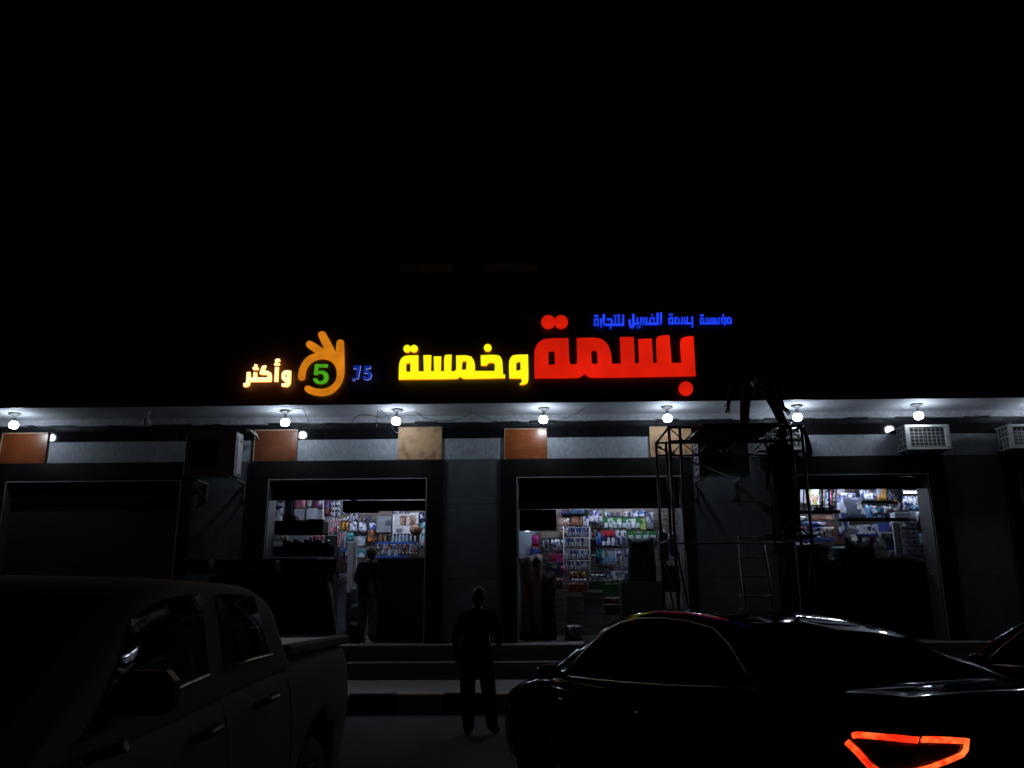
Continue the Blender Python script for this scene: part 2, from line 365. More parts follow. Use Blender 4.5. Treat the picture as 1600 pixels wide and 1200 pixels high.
# wires
def wire(pts, Y, label, r=0.006, m=M_CABLE, closed_to_soffit=False):
    ps = []
    for p in pts:
        if len(p) == 3: ps.append(P(p[0], p[1], p[2]))
        else: ps.append(P(p[0], p[1], Y))
    # smooth
    out = []
    for i in range(len(ps) - 1):
        p0 = ps[max(i - 1, 0)]; p1 = ps[i]; p2 = ps[i + 1]; p3 = ps[min(i + 2, len(ps) - 1)]
        for k in range(5):
            t = k / 5; out.append(0.5 * ((2 * p1) + (p2 - p0) * t + (2 * p0 - 5 * p1 + 4 * p2 - p3) * t * t + (3 * p1 - p0 - 3 * p2 + p3) * t ** 3))
    out.append(ps[-1]); out = [Vector((v.x, v.y, min(v.z, zS - 0.004))) for v in out]
    b = MB(); b.tube(out, r, 5); o = b.build('electric_wire', m, recenter=True); tag(o, label, 'wire', 'wires slung between the canopy lamps'); return o
wire([(447, 645, YB), (456, 641), (459, 634), (466, 638), (474, 640), (480, 655), (484, 664)], 15.2, 'kinked black wire hanging right of the second lamp')
wire([(548, 664), (556, 652), (566, 647.5), (580, 649), (592, 652), (606, 653), (612, 648)], 15.3, 'arched black wire curving into the lamp left of the pale chipboard')
wire([(612, 655), (604, 648), (597, 643), (591, 639), (589, 652), (588.5, 668)], 15.2, 'thin black wire dropping straight down left of the third lamp')
wire([(632, 646, YB), (642, 643.5), (652, 645), (664, 653), (684, 657), (706, 657), (724, 652), (737, 645), (752, 651), (768, 656), (782, 661)], 15.25, 'long black wire sagging along the soffit between the third and fourth lamps')
wire([(862, 662), (880, 655), (900, 646), (914, 636.5)], 15.2, 'straight black wire slanting up from the middle lamp to a hook')
wire([(613, 652, 15.25), (611, 662, 15.2), (616, 673, 15.2), (622, 676, 15.2), (628, 671, 15.2)], 15.2, 'pale loop of wire hanging under the third lamp globe', 0.005, M_WPL)
wire([(1237, 660, 15.3), (1228, 672, 15.2), (1222, 680, 15.2)], 15.2, 'pale wire drooping from the lamp by the reaching hand', 0.006, M_WPL)
for px, py in ((737, 638), (914, 635)):
    b = MB(); c = P(px, py, 15.2); b.box(-0.012, 0.012, -0.012, 0.012, zS - 0.09, zS - 0.001, 0.003); b.cyl((0, 0, zS - 0.085), (0.0, -0.03, zS - 0.075), 0.006, seg=6)
    o = b.build('cable_hook', M_WPL); o.location = (c.x, 15.2, 0); tag(o, 'small pale hook on the soffit holding the long sagging wire' if px < 800 else 'small hook on the soffit at the top of the slanting wire', 'hook')

# ------------------------------------------------------------------ illuminated signs
def tr(pts, ox, oy, s, Y):
    out = []
    for x_, y_ in pts:
        p = P(ox + x_ / s, oy + y_ / s, Y); out.append((p.x, p.z))
    return out
def circ(cx, cy, r, n=26): return [(cx + r * math.cos(2 * math.pi * k / n), cy + r * math.sin(2 * math.pi * k / n)) for k in range(n)]
def sbox(x0, y0, x1, y1): return [(x0, y0), (x1, y0), (x1, y1), (x0, y1)]
def chaikin(pts, keep=35):
    """round gentle corners, keep the sharp ones"""
    out = []; n = len(pts)
    for i in range(n):
        a = Vector(pts[i - 1]); b2 = Vector(pts[i]); c = Vector(pts[(i + 1) % n])
        ang = math.degrees((b2 - a).angle(c - b2, 0))
        if ang > keep: out.append(tuple(b2))
        else: out += [tuple(b2.lerp(a, 0.25)), tuple(b2.lerp(c, 0.25))]
    return out
def letter(name, polys, ox, oy, s, face, side, parent, Y=YF - 0.09, depth=0.06, off=0.0):
    me = curve_mesh([tr(p, ox, oy, s, Y) for p in polys], depth)
    me.materials.append(face); me.materials.append(side)
    for p in me.polygons: p.material_index = 0 if abs(p.normal.y) > 0.9 else 1
    c = sum((v.co for v in me.vertices), Vector()) / len(me.vertices); me.transform(Matrix.Translation(-c))
    o = link_mesh(name, me, None, parent); o.location = Vector((c.x, Y - off, c.z)) - (parent.location if parent else Vector()); return o
def sign(label, px, py, cat='illuminated sign', name='illuminated_sign'):
    return empty(name, P(px, py, YF), label=label, cat=cat)
F_RED = glow_mat('lit_red_acrylic', (1.0, 0.016, 0.004), 0.64, 0.32, 1.1)
F_YEL = glow_mat('lit_yellow_acrylic', (1.0, 0.93, 0.008), 1.02, 0.04)
F_ORA = glow_mat('lit_orange_acrylic', (1.0, 0.30, 0.012), 0.62, 0.22, 4)
F_GRN = glow_mat('lit_green_acrylic', (0.07, 0.42, 0.014), 0.85, 0.2, 6)
F_BLU = glow_mat('lit_blue_acrylic', (0.014, 0.06, 0.98), 0.85, 0.4, 7)
F_CRM = glow_mat('lit_cream_acrylic', (1.0, 0.80, 0.45), 1.25, 0.1, 6)
F_DBL = glow_mat('lit_deep_blue_acrylic', (0.012, 0.045, 0.55), 0.5, 0.3, 9)
S_RED = mat('dark_red_return', (0.05, 0.004, 0.003), 0.5, emit=(1, .02, .004), estr=0.05)
S_YEL = mat('lit_red_brown_return', (0.2, 0.03, 0.01), 0.5, emit=(1, .13, .006), estr=0.75)
S_ORA = mat('dark_orange_return', (0.06, 0.02, 0.005), 0.5, emit=(1, .25, .02), estr=0.05)
S_CRM = mat('amber_lit_return', (0.5, 0.2, 0.05), 0.5, emit=(1, .24, .03), estr=5.5)
S_BLU = mat('blue_lit_return', (0.02, 0.03, 0.2), 0.5, emit=(.01, .03, 1), estr=0.35)
S_DBL = mat('white_lit_return', (0.3, 0.3, 0.5), 0.5, emit=(.3, .36, 1), estr=.7)

t = sign('huge red illuminated Arabic word with two dots above it and one below', 960, 560)
o_, s_ = (820, 470), 1600 / 340
body = [(72, 575), (68, 400), (76, 352), (98, 312), (138, 286), (180, 279), (320, 277), (326, 440), (332, 462), (342, 470), (372, 470), (382, 462), (385, 445), (380, 277), (520, 273), (568, 285), (608, 320), (630, 372), (639, 440), (640, 466), (705, 465), (697, 270), (800, 269), (808, 462), (839, 462), (832, 283), (932, 281), (943, 461), (969, 460), (962, 300), (970, 272), (998, 258), (1062, 255), (1078, 460), (1149, 460), (1138, 315), (1148, 282), (1178, 267), (1238, 262), (1255, 558), (510, 572), (470, 566), (438, 542), (415, 562), (385, 573)]
h1 = [(172, 388), (180, 377), (210, 374), (219, 385), (222, 472), (175, 474)]
h2 = [(487, 384), (495, 371), (520, 371), (532, 388), (535, 466), (492, 467)]
letter('letters', [chaikin(body), h1, h2], *o_, s_, F_RED, S_RED, t)
for k, c in enumerate([(172, 160, 52), (266, 160, 51), (1182, 649, 53)]): letter('dot', [circ(*c)], *o_, s_, F_RED, S_RED, t, off=0.002 * (k == 1))
t = sign('bright yellow illuminated Arabic word left of the huge red one', 725, 570)
o_, s_ = (600, 470), 1600 / 260
body = [(143, 762), (146, 620), (156, 578), (180, 545), (215, 530), (332, 527), (333, 682), (385, 682), (380, 527), (457, 526), (452, 680), (483, 680), (479, 539), (552, 538), (548, 680), (580, 680), (578, 550), (590, 525), (652, 521), (648, 680), (676, 682), (695, 665), (694, 530), (795, 527), (842, 542), (868, 580), (876, 625), (875, 678), (1065, 678), (1067, 615), (1050, 601), (1018, 600), (1000, 607), (988, 628), (933, 628), (930, 527), (1075, 522), (1115, 535), (1136, 570), (1141, 620), (1145, 710), (1165, 712), (1166, 748), (785, 757), (755, 752), (733, 733), (715, 751), (690, 757)]
letter('letters', [chaikin(body), [(215, 618), (225, 604), (256, 605), (256, 685), (225, 688), (214, 672)], [(757, 592), (768, 586), (795, 586), (790, 665), (750, 668), (752, 610)]], *o_, s_, F_YEL, S_YEL, t)
letter('letters', [chaikin([(1205, 750), (1200, 600), (1210, 560), (1235, 531), (1275, 522), (1385, 520), (1390, 755), (1380, 793), (1352, 811), (1310, 812), (1302, 800), (1320, 790), (1326, 772), (1320, 752)]), [(1272, 604), (1280, 595), (1312, 591), (1313, 670), (1272, 675)]], *o_, s_, F_YEL, S_YEL, t)
for k, c in enumerate([(225, 465, 37), (291, 465, 37), (998, 456, 37)]): letter('dot', [circ(*c)], *o_, s_, F_YEL, S_YEL, t, off=0.002 * (k == 1))
t = sign('orange illuminated hand emblem, fingers spread, its thumb ringing a green 5', 505, 570)
o_, s_ = (360, 470), 1600 / 260
hand = [(652, 740), (658, 680), (680, 620), (720, 560), (772, 522), (822, 508), (740, 450), (729, 425), (735, 403), (752, 390), (782, 390), (905, 468), (850, 345), (847, 318), (860, 302), (885, 296), (910, 303), (924, 322), (1018, 495), (1020, 420), (1028, 390), (1048, 377), (1075, 377), (1092, 390), (1097, 415), (1103, 640), (1100, 720), (1080, 790), (1040, 850), (990, 895), (930, 918), (870, 924), (800, 912), (750, 892), (722, 870), (714, 850), (720, 830), (738, 818), (762, 820), (800, 840), (850, 850), (900, 850), (950, 835), (990, 805), (1018, 765), (1028, 715), (1022, 660), (1000, 615), (960, 580), (910, 567), (860, 568), (810, 585), (770, 615), (742, 655), (728, 700), (725, 745), (715, 765), (690, 774), (662, 766)]
letter('hand_outline', [chaikin(hand, 60)], *o_, s_, F_ORA, S_ORA, t)
five = [(818, 612), (942, 614), (940, 646), (852, 645), (846, 682), (880, 674), (918, 682), (944, 708), (950, 745), (936, 785), (905, 804), (870, 808), (830, 800), (806, 780), (798, 750), (836, 748), (846, 768), (870, 778), (895, 768), (905, 745), (897, 716), (872, 704), (848, 710), (838, 722), (803, 715)]
letter('digit', [chaikin(five, 40)], *o_, s_, F_GRN, S_RED, t)
t = sign('small cream illuminated Arabic word with an amber glow, left of the hand emblem', 418, 585)
o_, s_ = (376, 556), 1600 / 86
for polys in ([chaikin([(85, 800), (150, 795), (170, 760), (185, 480), (282, 475), (288, 640), (355, 640), (372, 620), (380, 480), (470, 478), (478, 625), (500, 635), (780, 632), (795, 600), (780, 560), (740, 548), (600, 545), (560, 530), (560, 490), (620, 320), (650, 292), (745, 285), (700, 400), (705, 432), (800, 440), (870, 480), (900, 550), (895, 740), (860, 752), (275, 755), (265, 830), (230, 880), (170, 905), (90, 895)])],
              [[(1005, 330), (1105, 330), (1085, 748), (985, 748)]],
              [chaikin([(1010, 120), (1050, 90), (1130, 90), (1150, 150), (1110, 175), (1075, 160), (1065, 195), (1090, 215), (1135, 222), (1135, 275), (985, 275), (980, 232), (1025, 222), (1005, 180)])],
              [chaikin([(1190, 590), (1210, 500), (1270, 440), (1360, 425), (1465, 440), (1455, 780), (1430, 850), (1360, 900), (1200, 893), (1195, 815), (1300, 800), (1345, 755), (1260, 740), (1205, 690)]), [(1290, 560), (1325, 535), (1350, 560), (1350, 620), (1310, 632), (1290, 600)]],
              [circ(445, 290, 42, 14)], [circ(398, 370, 42, 14)], [circ(480, 372, 42, 14)]):
    letter('letter', polys, *o_, s_, F_CRM, S_CRM, t, Y=YF - 0.07, depth=0.05, off=0.001 * len(t.children))
t = sign('small deep blue illuminated number 75 right of the orange hand emblem', 566, 583)
o_, s_ = (545, 562), 30.0
for polys in ([[(225, 300), (570, 290), (520, 560), (455, 900), (330, 895), (400, 440), (215, 440)]],
              [chaikin([(740, 300), (1030, 300), (1020, 430), (840, 430), (830, 540), (930, 530), (1030, 590), (1080, 700), (1050, 860), (950, 950), (800, 965), (690, 910), (640, 800), (760, 780), (800, 850), (880, 850), (930, 770), (920, 680), (850, 640), (720, 660), (700, 600)], 45)],
              [chaikin([(150, 860), (240, 860), (280, 900), (270, 980), (200, 1000), (190, 960), (150, 940)], 50)]):
    letter('character', polys, *o_, s_, F_DBL, S_DBL, t, depth=0.05)
# blue line of four small words
t = sign('line of four small blue illuminated Arabic words above the red word', 1035, 500)
def word(ox, oy, boxes):
    b = MB(); Y = YF - 0.06; n = 0
    for q in boxes:
        if not isinstance(q[0], tuple): pts = sbox(*q)
        else: pts = q
        w3 = tr(pts, ox, oy, 1600 / 114, Y); d = 0.0004 * n; n += 1
        vf = [b.bm.verts.new((x_, Y - 0.02 - d, z_)) for x_, z_ in w3]; vb = [b.bm.verts.new((x_, Y + 0.02, z_)) for x_, z_ in w3]
        f = b.bm.faces.new(vf); f.material_index = 0
        for k in range(len(vf)): b.bm.faces.new((vf[k], vf[(k + 1) % len(vf)], vb[(k + 1) % len(vf)], vb[k])).material_index = 1
    o = b.build('word', [F_BLU, S_BLU], t); o.location = -t.location; return o
# right crop (words 1 and 2)
word(1036, 484, [(805, 290, 1245, 322), (805, 180, 842, 290), (842, 180, 905, 215), (868, 215, 905, 290), (945, 178, 985, 290), (1000, 190, 1040, 290), (1052, 178, 1088, 290), (1100, 178, 1138, 290), (1150, 190, 1185, 290), (1208, 172, 1245, 290),
     (808, 108, 845, 152), (850, 108, 885, 152), (1270, 200, 1305, 310), (1270, 172, 1375, 210), (1340, 210, 1372, 350), (1300, 280, 1345, 312), (1298, 100, 1335, 152), (1392, 290, 1500, 318), (1392, 172, 1425, 290), (1425, 172, 1480, 205), (1462, 200, 1500, 290)])
word(1036, 484, [(112, 285, 660, 322), (112, 180, 150, 285), (150, 165, 220, 205), (190, 205, 222, 285), (248, 165, 288, 285), (288, 165, 340, 205), (325, 190, 362, 285), (395, 160, 435, 285), (450, 170, 485, 285), (505, 155, 545, 285), (615, 155, 655, 285), (125, 90, 165, 138), (172, 88, 210, 136), (620, 345, 660, 390)])
word(922, 484, [(970, 285, 1510, 338), (1455, 70, 1500, 285), (1530, 65, 1575, 320), (1295, 180, 1330, 285), (1330, 170, 1420, 205), (1385, 205, 1420, 260), (1335, 100, 1375, 140), (1215, 170, 1255, 285), (1155, 175, 1192, 285), (1095, 170, 1135, 285), (1015, 170, 1055, 285), (920, 95, 970, 380), (880, 365, 960, 410), [(835, 225), (885, 220), (905, 380), (860, 390)], (1025, 365, 1062, 410), (1072, 362, 1110, 408)])
word(922, 484, [(290, 310, 745, 358), (700, 105, 745, 310), (605, 105, 650, 310), (530, 150, 572, 310), (510, 120, 545, 145), (552, 118, 590, 143), [(365, 195), (470, 195), (495, 240), (495, 310), (455, 310), (450, 240), (375, 240)], (422, 375, 468, 420), (275, 105, 325, 330), (215, 200, 262, 400), (80, 205, 118, 345), (118, 195, 190, 235), (152, 235, 190, 345), (80, 325, 190, 358), (90, 120, 130, 170), (140, 118, 180, 168)])

# ================================================================== INSIDE THE SHOPS
ORD = ['leftmost', 'second from left', 'third from left', 'fourth from left', 'fifth from left', 'sixth from left', 'seventh from left', 'eighth from left', 'ninth from left', 'tenth from left', 'eleventh from left', 'twelfth from left', 'thirteenth from left']
def ordn(i, n):
    if n > 1 and i == n - 1: return 'rightmost'
    return ORD[min(i, len(ORD) - 1)]
INK = dict(white=(.62, .64, .70), pale=(.42, .45, .52), blue=(.04, .10, .42), sky=(.14, .36, .55), navy=(.02, .03, .10), red=(.50, .035, .05), pink=(.45, .10, .18), green=(.03, .15, .04),
           lime=(.28, .38, .10), orange=(.55, .16, .02), amber=(.50, .27, .04), brown=(.17, .08, .045), tan=(.34, .22, .14), black=(.012, .012, .014), grey=(.22, .24, .27), teal=(.03, .22, .23), magenta=(.42, .03, .20), purple=(.12, .03, .14), maroon=(.13, .02, .025))
def ink(a, b=None, c=None, scale=14, stretch=(1, 1, 1)):
    nm = 'printed_' + '_'.join(x for x in (a, b, c) if x) + ('' if scale == 14 else '_s%d' % scale) + ('' if stretch == (1, 1, 1) else '_streak')
    if b is None: return mat('plain_' + a, INK[a], 0.9 if a == 'black' else 0.45, var=0.2, scale=8, spec=0.15 if a == 'black' else 0.5)
    return print_mat(nm, INK[a], INK[b], INK[c] if c else None, scale, stretch=stretch)
def rect(x0, y0, x1, y1, Y):
    a = P(x0, y1, Y); b = P(x1, y0, Y); return a.x, b.x, a.z, b.z
def carton(r, Y, m, depth=0.25, name='carton', bev=0.006, parent=None):
    x0, x1, z0, z1 = rect(*r, Y); hw, h = (x1 - x0) / 2, z1 - z0
    b = MB(); b.box(-hw, hw, 0, depth, 0, h, min(bev, hw * .3, h * .3)); o = b.build(name, m, parent); o.location = ((x0 + x1) / 2, Y, z0); return o
def bag(r, Y, m, depth=0.14, name='bag', n=8, seed=0, parent=None, topw=1.0):
    x0, x1, z0, z1 = rect(*r, Y); hw, h = (x1 - x0) / 2, z1 - z0; rnd = random.Random(seed + int(r[0] * 7 + r[1])); ph = rnd.random() * 6
    b = MB()
    def fn(sg):
        def f(u, v):
            e = (max(0.0, 1 - (2 * u - 1) ** 4) ** .5) * (max(0.0, 1 - (2 * v - 1) ** 4) ** .5)
            ww = 1 + (topw - 1) * v
            wob = 0.14 * math.sin(9 * u + ph) * math.sin(7 * v + 2 * ph) + 0.10 * math.sin(17 * u - ph + 5 * v)
            return Vector(((2 * u - 1) * hw * ww * (1 - 0.06 * math.sin(6 * v + ph)), depth / 2 + sg * e * depth / 2 * (1 + wob * 1.6), h * v + 0.03 * h * math.sin(5 * u + ph) * v))
        return f
    b.grid(fn(-1), n, n); b.grid(fn(1), n, n); bmesh.ops.remove_doubles(b.bm, verts=b.bm.verts, dist=1e-4)
    o = b.build(name, m, parent); o.location = ((x0 + x1) / 2, Y, z0); return o
def card(r, Y, m, mb, name='blister_pack', split=0.55, bulge=0.035):
    """hanging card with a blister on its lower part"""
    x0, x1, z0, z1 = rect(*r, Y); hw, h = (x1 - x0) / 2, z1 - z0
    b = MB(); b.box(-hw, hw, 0, 0.004, 0, h); b.box(-hw * .25, hw * .25, -0.002, 0.006, h, h + 0.02)
    o = b.build(name, m); o.location = ((x0 + x1) / 2, Y, z0); o.rotation_euler.y = random.uniform(-.02, .02)
    q = MB(); q.box(-hw * .72, hw * .72, -bulge, -0.001, h * .08, h * split, min(hw * .3, bulge * .5)); q.build('blister', mb, o); return o
def bottle(r, Y, m, mc, name='bottle'):
    x0, x1, z0, z1 = rect(*r, Y); rr, h = (x1 - x0) / 2, z1 - z0
    b = MB(); b.lathe([(.001, 0), (rr * .95, 0), (rr, h * .04), (rr, h * .62), (rr * .8, h * .72), (rr * .38, h * .8), (rr * .38, h * .85)], seg=12)
    o = b.build(name, m); o.location = ((x0 + x1) / 2, Y + rr, z0)
    q = MB(); q.lathe([(.001, h * .85), (rr * .45, h * .85), (rr * .45, h), (.001, h)], seg=10); q.build('cap', mc, o); return o
def row(kind, n, r, Y, ms, what, where, cat, name=None, gap=0.12, jit=0.0, group=None, **kw):
    x0, y0, x1, y1 = r; wd = (x1 - x0) / n
    for i in range(n):
        a = x0 + i * wd + wd * gap / 2 + random.uniform(-jit, jit); b = a + wd * (1 - gap); yy = y0 + random.uniform(-jit, jit) * .5
        m = ms[i % len(ms)] if isinstance(ms, list) else ms
        if kind == 'card': o = card((a, yy, b, y1), Y, m, kw.get('mb', ink('white')), name or cat.replace(' ', '_'))
        elif kind == 'bag': o = bag((a, yy, b, y1), Y, m, name=name or cat.replace(' ', '_'), depth=kw.get('depth', .1), seed=i)
        elif kind == 'carton': o = carton((a, yy, b, y1), Y, m, depth=kw.get('depth', .2), name=name or cat.replace(' ', '_'))
        elif kind == 'bottle': o = bottle((a, yy, b, y1), Y, m, kw.get('mb', ink('white')), name or 'bottle')
        tag(o, '%s, %s %s' % (what, ordn(i, n), where), cat, group or (what + 's ' + where))
def one(kind, r, Y, m, label, cat, name=None, **kw):
    f = {'carton': carton, 'bag': bag}[kind]; kw2 = dict(kw); kw2['name'] = name or cat.replace(' ', '_')
    return tag(f(r, Y, m, **kw2), label, cat)
def shelf_strip(r, Y, m, label, depth=0.4, name='shelf_board'):
    x0, x1, z0, z1 = rect(*r, Y); hw = (x1 - x0) / 2
    t = empty('wall_shelf', ((x0 + x1) / 2, Y, z0), label=label, cat='shelf')
    b = MB(); b.box(-hw, hw, 0, 0.012, 0, z1 - z0, 0.003); b.build('price_rail', m, t)
    b = MB(); b.box(-hw, hw, 0.013, depth, (z1 - z0) * .5, z1 - z0); b.build('shelf_board', M_WHITE, t)
    b = MB(); b.box(-hw + .02, -hw + .05, 0.03, depth, -0.09, (z1 - z0) * .49); b.box(hw - .05, hw - .02, 0.03, depth, -0.09, (z1 - z0) * .49); b.build('bracket', M_WHITE, t)
    return t
def upright(px, y0, y1, Y, label, wpx=7):
    a = P(px, y1, Y); z1 = P(px, y0, Y).z; wd = abs(PX(px + wpx, y0, Y) - PX(px, y0, Y)); h = z1 - a.z
    t = empty('shelf_upright', a, label=label, cat='shelf upright')
    b = MB(); b.box(0, wd, 0, 0.035, 0, h, 0.003); b.build('post', M_WHITE, t)
    q = MB(); z = 0.03
    while z < h - .03: q.box(wd * .62, wd * .82, -0.003, 0.002, z, z + 0.025); z += 0.055
    q.build('slot_row', M_DARK, t); return t
def pegwall(r, Y, m, label):
    x0, x1, z0, z1 = rect(*r, Y); t = empty('slatted_panel', ((x0 + x1) / 2, Y, z0), label=label, cat='display panel'); hw = (x1 - x0) / 2
    z = 0
    while z < z1 - z0:
        hh = min(0.14, z1 - z0 - z); b = MB(); b.box(-hw, hw, 0.0, 0.018, z, z + hh - 0.01, 0.002); b.build('slat', m, t); z += 0.14
    return t
def tube_lamp(x, y, z, ln, label, ax='x'):
    t = empty('tube_lamp', (x, y, z), 0 if ax == 'x' else R(90), label, 'tube lamp', 'tube lamps on the shop ceilings')
    b = MB(); b.box(-ln / 2, ln / 2, -0.03, 0.03, 0.03, 0.07, 0.005); b.build('housing', M_WPL, t)
    b = MB(); b.cyl((-ln / 2 + .02, 0, 0.01), (ln / 2 - .02, 0, 0.01), 0.014, seg=8); b.build('tube', mat('lit_tube', (.8, .8, .8), .3, emit=(.70, .78, 1.0), estr=TUBE_L), t)
zt = zc - 0.08
for bn, lb in (('B', 'left'), ('C', 'middle'), ('D', 'right')):
    a, d = BX[bn][1], BX[bn][2]
    for k, yy in enumerate((18.0, 18.45)):
        tube_lamp(a + (d - a) * .3, yy, zt, 1.2, 'tube lamp near the front at the left of the %s shop ceiling' % lb if k == 0 else 'rear tube lamp at the left of the %s shop ceiling' % lb)
        tube_lamp(a + (d - a) * .8, yy, zt, 1.2, 'tube lamp near the front at the right of the %s shop ceiling' % lb if k == 0 else 'rear tube lamp at the right of the %s shop ceiling' % lb)

WB = ink('white', 'pale'); WBB = ink('white', 'black', 'blue', 22); WN = ink('white', 'navy', None, 30)
# ------------------------------------------------ left shop
Y1 = 19.3
pegwall((418, 776, 548, 1000), Y1 + .3, ink('grey'), 'grey slatted wall at the back left of the left shop')
pegwall((549, 776, 672, 1000), Y1 + .3, mat('beige_slat', (.20, .16, .13), .6), 'beige slatted wall at the back right of the left shop')
one('bag', (424, 783, 443, 821), Y1, ink('white', 'pale', 'black', 16), 'pale packet with black flower shapes at the far left of the left shop', 'packet', depth=.12)
row('carton', 4, (424, 815, 455, 822), Y1 - .1, ink('white', 'pale'), 'small white box', 'in the low row under the flower packet', 'box', depth=.15)
b = MB(); p0 = P(449, 816, 18.6); b.box(-.075, .075, 0, .1, 0, P(449, 775, 18.6).z - p0.z, .004); o = b.build('dark_post', ink('black')); o.location = p0; tag(o, 'dark square post between the flower packet and the white cartons', 'post')
one('carton', (459, 795, 477, 812), Y1, ink('pale'), 'left one of two pale cartons high in the left shop', 'carton', depth=.35)
one('carton', (478, 794, 495, 812), Y1 - .05, ink('pale'), 'right one of two pale cartons high in the left shop', 'carton', depth=.35)
one('carton', (495, 797, 504, 813), Y1 + .02, ink('grey'), 'narrow grey carton at the right end of the pale cartons', 'carton', depth=.3)
one('bag', (457, 776, 479, 795), Y1 + .1, ink('pink', 'tan', 'pale', 9), 'brownish pink folded cloth pack above the left pale carton', 'cloth pack')
one('bag', (479, 776, 487, 793), Y1 + .1, ink('white'), 'narrow white roll standing above the pale cartons', 'roll')
one('bag', (487, 778, 504, 795), Y1 + .05, ink('maroon', 'purple', 'pale', 11), 'dark red glossy pack above the right pale carton', 'pack')
b = MB(); b.tube([P(505, 776, Y1 - .3), P(505, 862, Y1 - .3)], .012, 8); o = b.build('white_pole', M_WPL, recenter=True); tag(o, 'thin white pole beside the red basket in the left shop', 'pole')
one('bag', (507, 778, 516, 806), Y1, ink('purple', 'maroon', 'blue', 9), 'purple and red hanging cloth right of the thin white pole', 'cloth', depth=.1)
for j in range(5): row('card', 4, (515, 777 + j * 8.4, 532, 784 + j * 8.4), Y1 - .02, [ink('white', 'black', None, 26), ink('white', 'pale')], 'tiny white card', 'in %s of the white card rack' % ['the top row', 'the second row', 'the third row', 'the fourth row', 'the lowest row'][j], 'card', mb=ink('black'), group='tiny cards on the white rack')
M_WIRE = mat('white_wire', (.55, .5, .52), .4)
def basket(r, Y, m, label, nx=6, nz=4, depth=.3):
    x0, x1, z0, z1 = rect(*r, Y); t = empty('wire_basket', ((x0 + x1) / 2, Y, z0), label=label, cat='basket'); hw = (x1 - x0) / 2; h = z1 - z0; b = MB()
    for i in range(nx + 1):
        x = -hw + 2 * hw * i / nx; b.box(x - .004, x + .004, -.004, .004, 0, h); b.box(x - .004, x + .004, .005, depth, 0, .008)
    b.build('upright_wire', m, t); b = MB()
    for k in range(nz + 1):
        z = h * k / nz; b.box(-hw, hw, -.009, -.005, z - .004, z + .004)
    b.build('cross_wire', m, t); return t
basket((506, 808, 521, 836), Y1 - .4, M_WIRE, 'pale wire basket holding the red pack beside the white pole')
one('bag', (507, 824, 519, 836), Y1 - .35, ink('red', 'maroon', None, 8), 'red pack in the wire basket of the left shop', 'pack')
row('bag', 3, (519, 812, 529, 834), Y1 - .3, [ink('pink', 'white', 'purple', 12)], 'small pink pack', 'between the wire basket and the amber packs', 'pack')
row('bag', 3, (527, 815, 545, 829), Y1 - .1, [ink('amber', 'orange', 'black', 16)], 'amber snack pack', 'hanging near the aisle of the left shop', 'pack')
one('bag', (539, 832, 552, 846), Y1 - .5, ink('teal', 'sky', None, 8), 'teal pack on top of the white perforated upright', 'pack')
one('carton', (507, 837, 525, 854), Y1 - .45, ink('black'), 'black bin under the red pack', 'bin')
row('bag', 4, (526, 832, 540, 856), Y1 - .4, [ink('pale', 'red', 'purple', 18), ink('pink', 'white', None, 15)], 'small red and pale pack', 'between the black bin and the perforated upright', 'pack')
shelf_strip((517, 857, 543, 861), Y1 - .55, ink('blue'), 'short blue edged shelf left of the perforated upright')
row('bag', 5, (520, 862, 543, 885), Y1 - .4, [ink('pink', 'purple', 'pale', 16)], 'pinkish bundle', 'under the short blue shelf', 'bundle')
row('bag', 5, (519, 888, 543, 912), Y1 - .4, [ink('grey', 'pale', 'purple', 16)], 'greyish bundle', 'low on the gondola of the left shop', 'bundle')
upright(541, 846, 926, Y1 - .9, 'white perforated shelf upright at the aisle of the left shop', 14)
row('bag', 2, (544, 815, 573, 831), Y1 - .05, [ink('white', 'navy', 'pale', 20)], 'white bag with dark lettering', 'under the yellow rod', 'bag', gap=.06)
one('bag', (575, 816, 587, 830), Y1 - .03, ink('blue', 'white', 'navy', 18), 'blue and white bag left of the pale panel', 'bag')
row('bag', 6, (530, 806, 560, 815), Y1, [ink('white', 'navy', 'purple', 22)], 'little dark and white packet', 'in the strip left of the yellow rod', 'packet')
row('bag', 4, (560, 807, 586, 815), Y1, [ink('navy', 'brown', 'grey', 22)], 'little dark packet', 'in the strip right of the yellow rod', 'packet')
b = MB(); b.tube([P(571, 781, 18.2), P(571, 806, 18.2)], .007, 6); b.box(P(566, 0, 18.2).x, P(577, 0, 18.2).x, 18.17, 18.23, P(571, 809, 18.2).z, P(571, 806.5, 18.2).z); o = b.build('yellow_rod', mat('yellow_rod', (.5, .42, .1), .4), recenter=True); tag(o, 'thin yellow rod with a small foot hanging from the shutter of the left shop', 'rod')
one('carton', (535, 782, 590, 800), 16.8, ink('black'), 'black folded awning roll hanging left of centre in the left shop entrance', 'awning roll', depth=.25)
one('carton', (590, 782, 664, 797), 16.8, ink('black'), 'black folded awning roll hanging at the right of the left shop entrance', 'awning roll', depth=.25)
one('carton', (588, 806, 612, 832), Y1, ink('grey'), 'grey-white appliance panel in the middle of the left shop', 'appliance', depth=.4)
one('carton', (602.5, 812.5, 611, 820), Y1 - .02, mat('slate_screen', (.10, .12, .13), .3), 'small slate coloured square fixed on the grey-white appliance', 'control panel', depth=.02)
